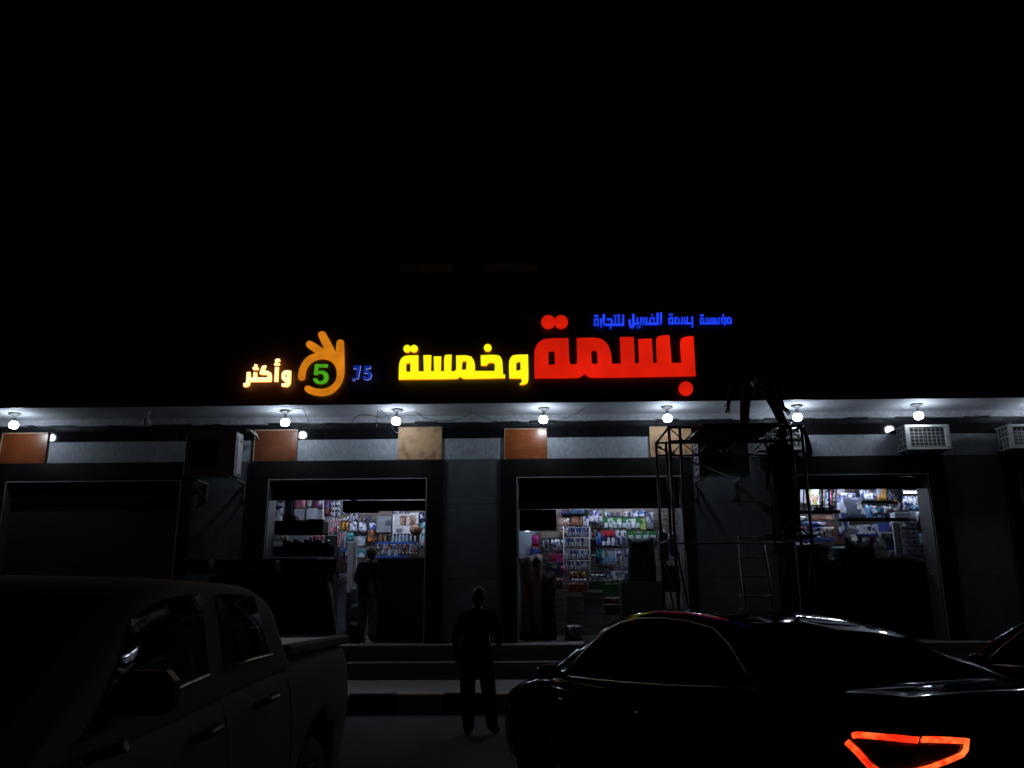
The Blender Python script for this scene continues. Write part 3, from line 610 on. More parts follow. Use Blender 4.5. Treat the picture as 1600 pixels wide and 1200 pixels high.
# white cupboard with glazed doors
x0, x1, z0, z1 = rect(613, 801, 654, 834, Y1 - .1); t = empty('white_display_cupboard', ((x0 + x1) / 2, Y1 - .1, z0), label='white display cupboard with brown panes high at the right of the left shop', cat='cupboard'); hw = (x1 - x0) / 2; h = z1 - z0
b = MB(); b.box(-hw, hw, .03, .4, 0, h, .005); b.box(-hw, hw, 0, .029, h - .06, h); b.box(-hw, -hw + .06, 0, .029, 0, h - .061); b.box(hw - .06, hw, 0, .029, 0, h - .061); b.build('cabinet', M_WHITE, t)
for fx in (-.42, .30):
    b = MB(); b.box(hw * fx, hw * (fx + .46), .0, .02, h * .42, h * .86, .004); b.build('pane', ink('brown', 'tan', 'maroon', 10), t)
for fx in (-.7, -.45): b = MB(); b.box(hw * fx, hw * (fx + .2), .0, .02, h * .1, h * .25, .003); b.build('drawer', ink('grey'), t)
row('bag', 5, (612, 796, 640, 802), Y1 - .15, [ink('white', 'purple', 'navy', 20)], 'small bright packet', 'lying along the top of the white cupboard', 'packet')
one('bag', (655, 800, 664, 815), Y1 - .1, ink('navy', 'pale', 'white', 14), 'dark bundle right of the white cupboard', 'bundle')
one('bag', (655, 815, 665.5, 857), Y1 - .3, ink('white', 'teal', 'pale', 10), 'tall pale green wrapped roll by the right jamb of the left shop', 'roll', topw=1.1)
b = MB(); c = P(650, 828, 18.6); b.lathe([(.01, -.13), (.09, -.11), (.14, -.04), (.145, .02), (.11, .09), (.03, .13)], c, 14); o = b.build('brown_ball', ink('brown', 'black', 'tan', 9), recenter=True); tag(o, 'brown round fan-like ware beside the pale green roll', 'ware')
one('carton', (575, 828, 583.5, 846), Y1 - .2, ink('orange', 'brown', None, 9), 'orange-brown box just above the head of the man in the doorway', 'box')
one('carton', (553, 838, 570, 853), Y1 - .2, ink('grey', 'pale', None, 10), 'grey and white tray rack above the pale tray', 'rack')
one('carton', (552, 858, 570, 871), Y1 - .3, ink('teal', 'pale', 'white', 9), 'pale green plastic tray left of the man in the doorway', 'tray')
shelf_strip((588, 846.5, 650, 850.5), Y1 - .45, ink('blue'), 'upper blue edged shelf at the right of the left shop')
shelf_strip((582, 868, 636, 871.5), Y1 - .45, ink('blue'), 'lower blue edged shelf at the right of the left shop')
row('carton', 3, (591, 835, 610, 846), Y1 - .4, [ink('brown', 'black', 'tan', 12)], 'dark brown box', 'on the upper blue shelf', 'box')
row('bottle', 5, (611, 833, 638, 846.5), Y1 - .4, [mat('clear_pale_bottle', (.32, .42, .52), .2)], 'pale blue bottle', 'on the upper blue shelf', 'bottle', mb=ink('pale'))
row('bottle', 3, (640, 835, 650, 846), Y1 - .4, [ink('white'), ink('black')], 'slim dark bottle', 'at the right end of the upper blue shelf', 'bottle', mb=ink('white'))
row('bottle', 2, (603, 855, 623, 868), Y1 - .4, [mat('clear_pale_bottle', (.32, .42, .52), .2)], 'grey-blue bottle', 'on the lower blue shelf', 'bottle', gap=.4)
row('bag', 3, (550, 878, 558, 916), Y1 - .6, [ink('magenta', 'red', 'white', 16)], 'red and magenta packet', 'seen between the upright and the man', 'packet')
# fuller rows behind and between
def fill(spec, Y, shop):
    for k, (x0, x1, y0, y1, n, inks, nm, where) in enumerate(spec):
        row('card' if k % 2 else 'bag', n, (x0, y0, x1, y1), Y + .02 * k, [ink(*c) for c in inks], nm, where + shop, nm.split()[-1], gap=.16, jit=.5, depth=.08)
MIX = [('white', 'navy', 'pale', 20), ('grey', 'black', 'white', 20), ('pale', 'blue', 'navy', 18), ('brown', 'tan', 'black', 18), ('navy', 'sky', 'white', 20), ('maroon', 'pink', 'grey', 18), ('black', 'grey', 'tan', 22)]
fill([(587, 655, 849, 858, 13, MIX[2:], 'tiny dim packet', 'in the gap under the upper blue shelf, '), (590, 654, 858, 868, 12, MIX[3:], 'dark little card', 'above the lower blue shelf, '), (519, 560, 800, 808, 10, MIX, 'small mixed packet', 'high behind the amber packs, '),
      (560, 600, 832, 845, 8, MIX[1:], 'mixed small card', 'behind the orange-brown box, '), (525, 556, 846, 858, 8, MIX, 'small mixed pouch', 'behind the perforated upright, '), (424, 440, 822, 834, 4, MIX, 'small card', 'behind the tray cover, ')], 19.42, 'left shop')
# front of the left shop
t = empty('display_rack', P(424, 1000, 16.9), label='dark stepped display rack with trays at the left of the left shop entrance', cat='rack')
bx = t.location
for (a, b_, c, d, nm) in ((424, 813, 505, 834, 'tray_cover'), (424, 853, 522, 869, 'lower_tray'), (424, 876, 522, 1000, 'rack_base')):
    x0, x1, z0, z1 = rect(a, b_, c, d, 16.9); q = MB(); q.box(x0 - bx.x, x1 - bx.x, 0, .5, z0 - bx.z, z1 - bx.z, .01); q.build(nm, ink('black'), t)
x0, x1, z0, z1 = rect(424, 834, 427, 853, 16.9); q = MB(); q.box(x0 - bx.x, x1 - bx.x, 0.02, .05, z0 - bx.z, z1 - bx.z); q.build('post', M_TRIM, t)
x0, x1, z0, z1 = rect(426, 871, 496, 875, 16.86); q = MB(); q.box(x0 - bx.x, x1 - bx.x, -.03, -.01, z0 - bx.z, z1 - bx.z); q.build('price_rail', ink('blue', 'white', 'tan', 6), t)
one('carton', (441, 806, 462, 812.8), 17.0, ink('black'), 'black box on the cover of the dark display rack, left one', 'box')
one('carton', (482, 811, 504, 813), 17.0, ink('black'), 'flat black box on the cover of the dark display rack, right one', 'box')
M_SHINY = mat('dark_shiny_wrap', (.03, .028, .02), .12)
for i in range(13):
    xx = 440 + i * 5.6; o = bag((xx, 843 + (i % 3) * 2, xx + 8, 853.5), 17.0 + .05 * (i % 2), M_SHINY, name='wrapped_sweet', n=5, depth=.1)
    tag(o, 'shiny dark wrapped ware, %s in the heap on the lower tray' % ordn(i, 13), 'wrapped ware', 'wrapped ware heaped on the lower tray')
row('bag', 4, (482, 836, 505, 851), 18.2, [ink('maroon', 'pink', None, 9)], 'dull pink bundle', 'behind the tray of shiny ware', 'bundle')
row('bag', 3, (429, 836, 450, 846), 18.3, [ink('grey', 'tan', None, 9)], 'greyish bundle', 'behind the left end of the lower tray', 'bundle')
one('carton', (586.5, 872, 665, 1002), 16.3, mat('dark_fridge_side', (.008, .008, .009), .5), 'big black cabinet blocking the right half of the left shop entrance', 'cabinet', depth=.5, name='black_cabinet')
one('bag', (545, 917, 557, 944), 16.6, mat('speckled_film', (.16, .2, .24), .15, col2=(.05, .06, .08), scale=40), 'speckled clear bag standing in the doorway left of the man', 'bag')
one('bag', (544, 944, 562, 974), 16.3, mat('blue_grey_film', (.10, .13, .16), .12, bump=.5, scale=10), 'blue-grey plastic bag on the floor left of the man in the doorway', 'bag', depth=.25)

# ------------------------------------------------ middle shop
Y2 = 18.9
pegwall((842, 790, 1068, 1005), Y2 + .1, mat('brown_grey_slat', (.13, .11, .095), .6), 'dark beige slatted wall behind the goods of the middle shop')
one('carton', (812, 828, 843, 1000), Y2 + .2, mat('pale_blue_wall', (.36, .45, .55), .6), 'pale blue wall panel at the left of the middle shop', 'wall panel', depth=.06, name='blue_panel')
b = MB(); c = P(827, 831, Y2); b.cyl((c.x - .09, c.y, c.z + .02), (c.x + .0, c.y, c.z + .02), .016, seg=8); o = b.build('small_lamp', mat('lit_tube_dim', (.8, .8, .8), .3, emit=(.8, .88, 1), estr=3.5), recenter=True); tag(o, 'small lit lamp at the top of the pale blue wall panel', 'lamp')
one('bag', (830, 836, 842.5, 853), Y2 - .1, ink('magenta', 'red', None, 5), 'magenta top of a garment hanging at the left of the middle shop', 'garment', topw=.75)
one('bag', (829, 853, 842, 870), Y2 - .1, ink('red', 'red', 'blue', 3), 'red skirt with a blue edge hanging under the magenta top', 'garment')
one('carton', (812, 796, 869, 828), 16.75, ink('black'), 'black hanging box above the left part of the middle shop entrance', 'hanging box', depth=.3, name='hanging_box')
one('carton', (846, 832, 876, 841), Y2 - .02, mat('beige_board', (.24, .21, .17), .6), 'plain beige board left of the hanging cards', 'board', depth=.05)
row('bag', 2, (845, 843, 858, 864), Y2 - .15, [ink('black', 'grey', 'pale', 18)], 'dark pack with grey print', 'left of the bright white packs', 'pack')
row('bag', 4, (861, 843, 880, 862), Y2 - .2, [ink('white', 'pale', 'navy', 16)], 'bright white pack', 'at the left of the middle shop', 'pack', gap=.05)
one('carton', (858, 867, 869, 878), Y2 - .2, ink('red', 'maroon', None, 5), 'dull red box under the bright white packs', 'box')
one('carton', (869.5, 866, 880, 879), Y2 - .2, ink('magenta', 'pink', None, 4), 'dull pink box under the bright white packs', 'box')
one('carton', (853, 879, 876, 900), Y2 - .5, ink('navy'), 'dark case with a lime sticker', 'case', depth=.3)
one('carton', (862, 883, 870, 888), Y2 - .52, ink('lime'), 'lime sticker card on the dark case', 'sticker', depth=.01, bev=.002)
one('bag', (875, 884, 883, 897), Y2 - .45, ink('magenta'), 'small magenta pouch beside the dark case', 'pouch')
row('bag', 5, (852, 903, 880, 920), Y2 - .6, [ink('black', 'brown', 'tan', 22)], 'dark little bundle', 'below the dark case', 'bundle')
# top ledge row and cards
row('carton', 6, (877, 796, 920, 803), Y2 - .15, [ink('navy', 'teal', 'black', 20), ink('black', 'navy', None, 16)], 'dark teal box', 'on the top ledge of the middle shop', 'box')
row('bag', 4, (890, 792, 922, 797), Y2 - .15, [ink('white', 'tan', None, 12)], 'small pale pack', 'on top of the dark teal boxes', 'pack')
row('card', 3, (873, 810, 890, 822), Y2 - .1, [ink('tan', 'white', 'pink', 18)], 'pinkish card', 'in the upper row of pinkish cards', 'hanging card', mb=ink('tan'))
row('card', 3, (874, 823, 891, 835), Y2 - .1, [ink('tan', 'white', 'navy', 18)], 'pinkish grey card', 'in the lower row of pinkish cards', 'hanging card', mb=ink('tan'))
row('card', 3, (892, 808, 910, 822), Y2 - .1, [ink('brown', 'tan', 'black', 16), ink('maroon', 'brown', None, 16)], 'brown card', 'between the pinkish cards and the white ones', 'hanging card', mb=ink('brown'))
row('card', 2, (911, 807, 920, 823), Y2 - .1, [ink('white', 'navy', 'grey', 16)], 'white and navy card', 'right of the brown cards', 'hanging card')
row('card', 3, (920, 798, 942, 817), Y2 - .1, [ink('grey', 'white', 'navy', 14), ink('white', 'blue', 'pale', 14), ink('grey', 'black', 'white', 14)], 'tall white and blue card', 'near the top of the middle shop', 'hanging card', gap=.06)
rows_ = ('top', 'second', 'third', 'lowest')
for j, (ya, yb) in enumerate(((825, 838), (841, 855), (860, 874), (877, 891))):
    row('card', 10, (880 if j else 884, ya, 920, yb), Y2 - .25, [ink('pale', 'navy', 'white', 26, (1, 1, .35)), ink('navy', 'pale', 'blue', 26, (1, 1, .35))], 'thin blue-grey card', 'in the %s row of the revolving rack' % rows_[j], 'hanging card', mb=ink('pale', 'grey'), gap=.22, jit=.3)
b = MB(); 
for px in (880.5, 921.5): b.tube([P(px, 822, Y2 - .3), P(px, 932, Y2 - .3)], .009, 6)
for py in (825, 841, 860, 877): b.tube([P(880, py - 1, Y2 - .3), P(922, py - 1, Y2 - .3)], .006, 6)
o = b.build('card_rack', M_WPL, recenter=True); tag(o, 'thin white wire rack holding rows of blue-grey cards in the middle shop', 'rack')
row('card', 5, (870, 846, 879, 892), Y2 - .05, [ink('brown', 'black', 'tan', 20)], 'narrow brown card', 'left of the wire rack', 'hanging card', mb=ink('black'))
row('card', 8, (943, 809, 1000, 827), Y2 - .1, [ink('green', 'green', 'white', 9)], 'green card with a white ware', 'in the upper green row', 'hanging card', mb=ink('white', 'pale'), gap=.05)
one('carton', (1001, 811, 1008.5, 828), Y2 - .12, ink('lime', 'green', None, 5), 'lime outlined green card at the right end of the upper green row', 'hanging card', depth=.02)
row('card', 4, (980, 830, 1026, 844), Y2 - .1, [ink('green', 'green', 'grey', 8)], 'wide green card with a pale cup', 'in the lower green row', 'hanging card', mb=ink('pale'), gap=.06)
row('card', 2, (989, 798, 1008, 809), Y2 - .1, [ink('pale', 'blue', 'navy', 14)], 'blue-grey card', 'above the green row', 'hanging card')
row('bag', 2, (1009, 800, 1022, 829), Y2 - .1, [ink('grey', 'pale', 'navy', 8)], 'long grey pouch', 'right of the green cards', 'pouch')
row('carton', 3, (945, 796, 988, 808), Y2 + .04, [mat('beige_board', (.24, .21, .17), .6)], 'plain beige board', 'above the green cards', 'board', depth=.03)
M_RC = ink('red')
for i in range(3):
    xx = 939.5 + i * 7.2; o = card((xx, 829.5, xx + 7, 853), Y2 - .12, ink('navy'), ink('navy', 'white', None, 10)); tag(o, 'red topped card with a navy lower half, %s of three' % ('left', 'middle', 'right')[i], 'hanging card', 'red topped cards')
    x0, x1, z0, z1 = rect(xx, 829.5, xx + 7, 840, Y2 - .14); q = MB(); v = [q.bm.verts.new(c) for c in ((x0, 0, z1), (x1, 0, z1), (x1 - .01, 0, (z0 + z1) / 2), ((x0 + x1) / 2, 0, z0), (x0 + .01, 0, (z0 + z1) / 2))]; q.bm.faces.new(v); r_ = bmesh.ops.extrude_face_region(q.bm, geom=list(q.bm.faces)); bmesh.ops.translate(q.bm, vec=(0, .004, 0), verts=[e for e in r_['geom'] if isinstance(e, bmesh.types.BMVert)])
    e = q.build('red_flap', M_RC, o); e.location = -Vector(o.location) + Vector((0, Y2 - .17, 0))
    x0, x1, z0, z1 = rect(xx + 1, 846, xx + 5.8, 852.5, Y2 - .14); q = MB(); q.box(x0, x1, 0, .02, z0, z1, .004); e = q.build('white_brush', ink('white'), o); e.location = -Vector(o.location) + Vector((0, Y2 - .19, 0))
row('card', 2, (962, 829, 979, 853), Y2 - .12, [ink('white', 'pale', 'navy', 14)], 'white and grey card', 'right of the red topped cards', 'hanging card', mb=ink('navy'))
row('card', 2, (931, 832, 939, 852), Y2 - .12, [ink('blue', 'navy', 'sky', 12)], 'blue card', 'left of the red topped cards', 'hanging card', mb=ink('blue'))
row('card', 5, (941, 861, 963, 881), Y2 - .12, [ink('pale', 'sky', 'white', 16, (1, 1, .3)), ink('pale', 'green', 'white', 16, (1, 1, .3))], 'slim pale blue card', 'in the row below the red topped cards', 'hanging card', mb=ink('sky'), gap=.25)
row('card', 1, (963.5, 861, 971.5, 885), Y2 - .12, [ink('white', 'purple', 'black', 14)], 'tall white card', 'right of the slim pale blue ones', 'hanging card', mb=ink('brown'))
row('card', 2, (932, 855, 940, 873), Y2 - .1, [ink('teal', 'grey', 'black', 14)], 'dull green card', 'left of the slim pale blue ones', 'hanging card', mb=ink('teal'))
row('card', 2, (973, 856, 982, 890), Y2 - .1, [ink('grey', 'navy', 'pale', 12)], 'grey hanging pack', 'left of the dark standing figure-like stack', 'hanging card', mb=ink('grey'))
row('card', 4, (923, 828, 932, 862), Y2 - .05, [ink('brown', 'black', 'grey', 20)], 'narrow dark card', 'right of the wire rack', 'hanging card', mb=ink('black'))
row('carton', 4, (944, 893, 986, 905), Y2 - .35, [ink('navy', 'grey', 'white', 9)], 'dark box with pale edge', 'in the row above the green bin', 'box', gap=.1)
for i in range(14):
    xx = 921 + (i % 7) * 3.4; yy = 897 + (i // 7) * 5; o = bag((xx, yy, xx + 3.4, yy + 5), Y2 - .55, [ink('black', 'grey', None, 20), ink('grey', 'white', None, 20)][i % 2], name='small_ball', n=4, depth=.06)
    tag(o, 'tiny dark round ware, %s in the %s row of the small heap' % (ordn(i % 7, 7), ('upper', 'lower')[i // 7]), 'ware', 'tiny wares heaped above the green bin')
one('carton', (945, 912, 974, 931), Y2 - .8, mat('green_bin', (.055, .19, .05), .5), 'bright green bin low in the middle shop', 'bin', depth=.4, name='green_bin')
one('carton', (920.5, 907, 945, 921), Y2 - .75, mat('moss_bin', (.05, .10, .05), .5), 'dull green bin left of the bright green one', 'bin', depth=.3, name='moss_bin')
row('bag', 7, (945, 905, 974, 912), Y2 - .7, [ink('black', 'grey', 'tan', 22)], 'small dark pack', 'in the bright green bin', 'pack')
one('carton', (889, 912, 918, 925), Y2 - .8, mat('rust_bin', (.30, .06, .02), .5), 'rust orange bin low in the middle shop', 'bin', depth=.4, name='rust_bin')
row('bag', 4, (893, 904, 917, 912), Y2 - .7, [ink('white', 'grey', None, 8)], 'crumpled pale pack', 'in the rust orange bin', 'pack')
row('bag', 4, (889, 893, 916, 905), Y2 - .3, [ink('brown', 'black', 'amber', 14)], 'brown pack', 'behind the rust orange bin', 'pack')
row('carton', 2, (944, 934, 972, 943), Y2 - .9, [ink('maroon', 'brown', 'tan', 10)], 'dark red carton', 'under the bright green bin', 'carton')
one('carton', (944, 944, 972, 960), Y2 - 1.0, ink('brown'), 'brown carton at the floor under the dark red cartons', 'carton', depth=.4)
def stack(px0, px1, y0, y1, n, Y, m, label, group, depth=.35):
    for i in range(n):
        h = (y1 - y0) / n; o = carton((px0 + (i % 2) * .6, y1 - (i + 1) * h + .4, px1 - (i % 3) * .5, y1 - i * h), Y, m, depth, name='storage_box', bev=.008)
        tag(o, label % ('lowest' if i == 0 else 'topmost' if i == n - 1 else ORD[i].split()[0].replace('leftmost', 'lowest') + ' from the bottom'), 'storage box', group)
fill([(944, 990, 799, 809, 10, MIX, 'small mixed packet', 'above the green cards, '), (893, 942, 815, 826, 12, MIX[1:], 'mixed small card', 'above the wire rack, '), (924, 941, 866, 880, 5, MIX, 'small mixed pouch', 'right of the wire rack, '),
      (941, 985, 884, 893, 11, MIX[2:], 'tiny mixed card', 'above the dark boxes, '), (1000, 1046, 845, 860, 10, MIX, 'dim hanging pouch', 'right of the lower green row, '), (941, 984, 853, 861, 10, MIX[3:], 'tiny dark card', 'under the red topped cards, '),
      (872, 890, 799, 810, 4, MIX, 'small pale packet', 'at the upper left, '), (982, 1000, 845, 870, 4, MIX, 'long mixed card', 'beside the dark bundle, '), (1026, 1062, 800, 828, 8, MIX[1:], 'dim hanging packet', 'behind the scaffold posts, ')], 18.92, 'middle shop')
stack(912, 943, 924, 976, 6, 17.2, mat('smoky_tray', (.22, .23, .27), .3), 'grey storage tray in the tall stack of the middle shop entrance, %s', 'grey trays in a tall stack')
stack(887, 909, 930, 980, 7, 17.0, mat('dark_tray', (.09, .10, .12), .3), 'dark storage tray in the left lower stack, %s', 'dark trays in the left stack')
one('bag', (883, 976, 910, 1002), 16.6, mat('grey_film', (.08, .09, .10), .2), 'grey plastic covered crate at the foot of the tray stacks', 'crate', depth=.3)
o = one('bag', (812, 868, 848, 1003), 16.7, mat('dark_brown_leather', (.08, .03, .014), .6), 'tall brown covered bundle at the left of the middle shop entrance', 'bundle', depth=.45, n=12)
one('bag', (846, 895, 868, 1003), 16.8, ink('black'), 'black covered bundle beside the brown one', 'bundle', depth=.4)
one('bag', (985, 840, 1024, 915), 16.55, ink('black'), 'tall black rounded bundle standing on the dark chest', 'bundle', depth=.4, n=12)
one('carton', (974, 908, 1034, 1003), 16.5, mat('dark_chest', (.04, .048, .056), .35), 'dark ribbed chest right of the tray stacks', 'chest', depth=.45, name='dark_chest')
row('bag', 2, (1029, 828, 1045, 876), 17.6, [mat('hanging_film', (.22, .26, .30), .15, col2=(.06, .07, .09), scale=12, stretch=(1, 1, .3), bump=.6)], 'long clear plastic cover', 'hanging inside the right edge of the middle shop', 'plastic cover')
row('bag', 2, (1046, 832, 1060, 870), 17.5, [ink('pale', 'blue', 'navy', 12)], 'blue and white pack', 'by the right jamb of the middle shop', 'pack')
row('bag', 5, (1036, 880, 1062, 925), 17.5, [ink('black', 'grey', 'navy', 16)], 'dark glinting ware', 'low by the right jamb of the middle shop', 'ware')

# ------------------------------------------------ right shop
Y3 = 18.7
pegwall((1205, 758, 1470, 1005), Y3 + .45, mat('dark_slat', (.06, .045, .04), .6), 'dark slatted wall behind the goods of the right shop')
one('carton', (1267, 763, 1280, 789), Y3 + .2, ink('white', 'amber', 'lime', 12), 'bright cream and yellow packet behind the broom handles', 'packet', depth=.06)
one('carton', (1287, 763, 1292, 794), Y3 + .25, ink('white', 'tan', None, 6), 'tall narrow cream packet behind the broom handles', 'packet', depth=.05)
one('carton', (1247, 763, 1258, 786), Y3 + .2, ink('grey'), 'dim grey board at the upper left of the right shop', 'board', depth=.05)
one('carton', (1309, 763, 1320, 773), Y3 + .2, ink('grey'), 'small grey board above the blue-grey garment', 'board', depth=.05)
for i, px in enumerate((1243, 1249, 1256, 1262, 1281, 1284.5, 1289, 1295, 1300, 1306)):
    b = MB(); b.tube([P(px, 760, 17.6), P(px + random.uniform(-.5, 1), 799, 17.6)], .012 + .006 * (i % 2), 6); o = b.build('broom_handle', ink('black') if i % 3 else ink('grey'), recenter=True); tag(o, 'upright broom handle, %s in the row on the black shelf' % ordn(i, 10), 'broom handle', 'broom handles standing in a row')
shelf_strip((1240, 797, 1313, 803), 17.45, ink('black'), 'long black shelf under the broom handles', depth=.3)
row('bag', 6, (1270, 791, 1302, 797), 17.6, [ink('white', 'grey', None, 10), ink('black')], 'small white brush head', 'on the black shelf under the broom handles', 'brush head')
one('bag', (1312, 774, 1324, 838), Y3 - .3, ink('navy', 'pale', 'grey', 9, (1, 1, .4)), 'blue-grey garment with pale folds hanging left of the dark coat', 'garment')
one('bag', (1323, 776, 1346, 812), Y3 - .35, mat('dark_blue_cloth', (.05, .06, .09), .8, bump=.5), 'dark blue-grey coat hanging in the middle of the right shop', 'garment')
row('bag', 4, (1316, 770, 1338, 784), Y3 - .2, [ink('navy', 'white', 'pale', 16)], 'blue and white sleeve pack', 'above the dark coat', 'pack')
one('bag', (1320, 818, 1346, 860), Y3 - .3, mat('smoke_film', (.06, .06, .065), .3, bump=.6), 'dim grey plastic covered goods under the dark coat', 'bundle')
row('bag', 3, (1352, 770, 1365, 782), Y3 - .1, [ink('grey', 'pale', None, 10)], 'dim grey packet', 'left of the yellow packets', 'packet')
row('bag', 3, (1372, 761, 1385, 782), Y3 - .1, [ink('amber', 'tan', 'grey', 9)], 'dim yellow packet', 'high in the right shop', 'packet')
shelf_strip((1346, 783, 1402, 787), 17.6, ink('black'), 'black shelf above the leaning blue packs', depth=.3)
row('bag', 7, (1355, 790, 1392, 811), Y3 - .4, [ink('sky'), ink('navy', 'white', 'sky', 12), ink('white', 'navy', 'black', 12), ink('teal', 'white', 'black', 12), ink('navy', 'white', 'black', 12), ink('black', 'white', None, 12), ink('black', 'brown', 'white', 12)], 'leaning blue and white pack', 'on the middle shelf of the right shop', 'pack', gap=.08)
shelf_strip((1312, 809, 1420, 815), 17.3, ink('black'), 'long dark shelf edge crossing the right shop', depth=.2)
# piled nappy packs
lay = [(1242, 806, 1262, 814, 'sky', 'white', None), (1240, 814, 1268, 821, 'sky', 'white', 'navy'), (1268, 815, 1294, 822, 'pale', 'blue', 'white'), (1240, 822, 1264, 829, 'white', 'magenta', 'pale'), (1264, 822, 1288, 829, 'blue', 'white', 'pale'),
       (1240, 829, 1268, 836, 'blue', 'pale', 'white'), (1268, 829, 1286, 836, 'navy', 'green', 'white'), (1240, 836, 1270, 841, 'purple', 'white', 'navy'), (1270, 836, 1290, 841, 'blue', 'white', 'navy')]
for i, (a, b_, c, d, *cs) in enumerate(lay):
    one('bag', (a, b_, c, d), Y3 - .5 + .03 * (i % 2), ink(cs[0], cs[1], cs[2], 9, (.5, 1, 1)), 'wrapped pack, %s in the bright blue and white pile' % ('topmost', 'left of the second layer', 'right of the second layer', 'magenta printed one of the third layer', 'right of the third layer', 'left of the fourth layer', 'navy and green one in layer four', 'left of the bottom layer', 'right of the bottom layer')[i], 'pack', depth=.25)
row('bag', 5, (1284, 823, 1304, 837), Y3 - .55, [ink('tan', 'white', 'pink', 16), ink('white', 'green', 'brown', 16)], 'patterned food packet', 'at the right end of the bright pile', 'packet')
shelf_strip((1240, 841, 1304, 846), Y3 - .6, ink('blue'), 'blue edged shelf under the bright pile')
one('carton', (1270, 806, 1300, 812), Y3 - .1, ink('tan', 'brown', None, 4), 'flat brown carton above the bright pile', 'carton')
one('carton', (1296, 817, 1322, 851), Y3 - .1, mat('kraft_board', (.11, .055, .03), .7), 'large brown cardboard sheet right of the bright pile', 'cardboard', depth=.05)
one('bag', (1305, 853, 1340, 871), 17.0, mat('teal_sack', (.06, .26, .28), .6, bump=.5), 'teal cloth bundle lying beside the dark barrel', 'bundle', depth=.4)
one('bag', (1236, 859, 1260, 868), 17.2, ink('white', 'grey', 'black', 8), 'white and grey crumpled cloth on the scaffold side shelf', 'cloth', depth=.2)
row('bag', 3, (1222, 880, 1232, 945), 17.2, [ink('teal', 'pale', 'grey', 14)], 'narrow pale blue pack', 'in the gap beside the second worker', 'pack')
row('bag', 4, (1302, 872, 1318, 914), 17.2, [ink('blue', 'black', 'navy', 10)], 'dark blue pack', 'between the dark barrel and the teal bundle', 'pack')
row('carton', 5, (1344, 820, 1372, 834), Y3 - .5, [ink('white', 'pale', 'navy', 14)], 'white boxed ware', 'on the blue shelf of the right shop', 'box', gap=.05)
one('carton', (1373, 817, 1388, 830), Y3 - .5, ink('blue'), 'plain blue box at the end of the white boxed wares', 'box')
shelf_strip((1338, 834, 1373, 838), Y3 - .65, ink('blue'), 'blue edged shelf under the white boxed wares')
shelf_strip((1374, 831, 1403, 834), Y3 - .6, M_WHITE, 'white shelf under the plain blue box')
row('bottle', 2, (1390, 818, 1402, 830), Y3 - .45, [mat('clear_dim_bottle', (.16, .2, .22), .2)], 'dim clear bottle', 'right of the plain blue box', 'bottle')
o = one('bag', (1370, 840, 1386, 858), Y3 - .55, mat('milky_jug', (.42, .46, .46), .3), 'milky white jug in the right shop', 'jug', topw=.75)
one('carton', (1391, 840, 1405, 860), Y3 - .5, ink('blue', 'navy', None, 4), 'dark blue box right of the milky jug', 'box')
shelf_strip((1389, 860, 1409, 863), Y3 - .6, M_WHITE, 'white shelf under the dark blue box')
upright(1402, 816, 882, Y3 - .85, 'white perforated upright left of the drawer tower', 12)
# white drawer tower
x0, x1, z0, z1 = rect(1411, 812, 1444, 868, Y3 - .7); hw = (x1 - x0) / 2; h = z1 - z0
t = empty('drawer_tower', ((x0 + x1) / 2, Y3 - .7, z0), label='white plastic drawer tower with three drawers in the right shop', cat='drawers')
b = MB(); b.box(-hw, hw, .03, .4, 0, h, .01); b.build('carcass', ink('grey'), t)
for k in range(4):
    d_ = MB(); d_.box(-hw + .02, hw - .02, 0, .028, h * (.02 + k * .245), h * (.225 + k * .245), .008); e = d_.build('drawer', mat('drawer_plastic', (.36, .38, .46), .35), t)
    for q_ in (-.5, 0, .5):
        g_ = MB(); g_.box(hw * q_ - .03, hw * q_ + .03, -.01, -.001, h * (.10 + k * .245), h * (.15 + k * .245), .003); g_.build('handle', ink('navy'), e)
one('carton', (1399, 800, 1422, 812), Y3 - .75, ink('pale'), 'left grey-white carton on top of the drawer tower', 'carton')
one('carton', (1422.5, 799, 1438, 811), Y3 - .7, ink('pale', 'grey', None, 4), 'right grey-white carton on top of the drawer tower', 'carton')
row('bag', 4, (1414, 774, 1440, 797), Y3 - .6, [ink('white', 'navy', 'pale', 18)], 'bright white hanging bag', 'near the upper right of the right shop', 'bag', jit=1)
row('bag', 4, (1398, 784, 1416, 799), Y3 - .5, [ink('black', 'pale', 'navy', 14), ink('tan', 'grey', 'black', 14)], 'dark and pale packet', 'left of the bright white hanging bags', 'packet')
row('bag', 2, (1428, 790, 1440, 797), Y3 - .7, [ink('sky')], 'light blue pouch', 'under the bright white hanging bags', 'pouch')
b = MB(); c = P(1399, 785, Y3 - .65); b.lathe([(.005, -.045), (.035, -.03), (.045, 0), (.035, .03), (.005, .045)], c, 12); o = b.build('orange_ball', ink('orange'), recenter=True); tag(o, 'small orange ball hanging left of the white bags', 'ball')
o = tube_lamp(P(1422, 770, 17.9).x, 17.9, P(1422, 770, 17.9).z, .3, 'short lit tube at the upper right corner of the right shop')
row('bag', 3, (1434, 800, 1447, 815), Y3 - .8, [ink('white', 'pale', 'navy', 12)], 'white pouch', 'hanging by the right jamb of the right shop', 'pouch')
one('bag', (1440, 815, 1448, 830), Y3 - .8, ink('maroon'), 'dark red pouch by the right jamb', 'pouch')
one('bag', (1440, 833, 1454, 852), Y3 - .85, mat('blue_clear_pack', (.20, .30, .42), .2), 'pale blue clear pack of bottles by the right jamb', 'pack')
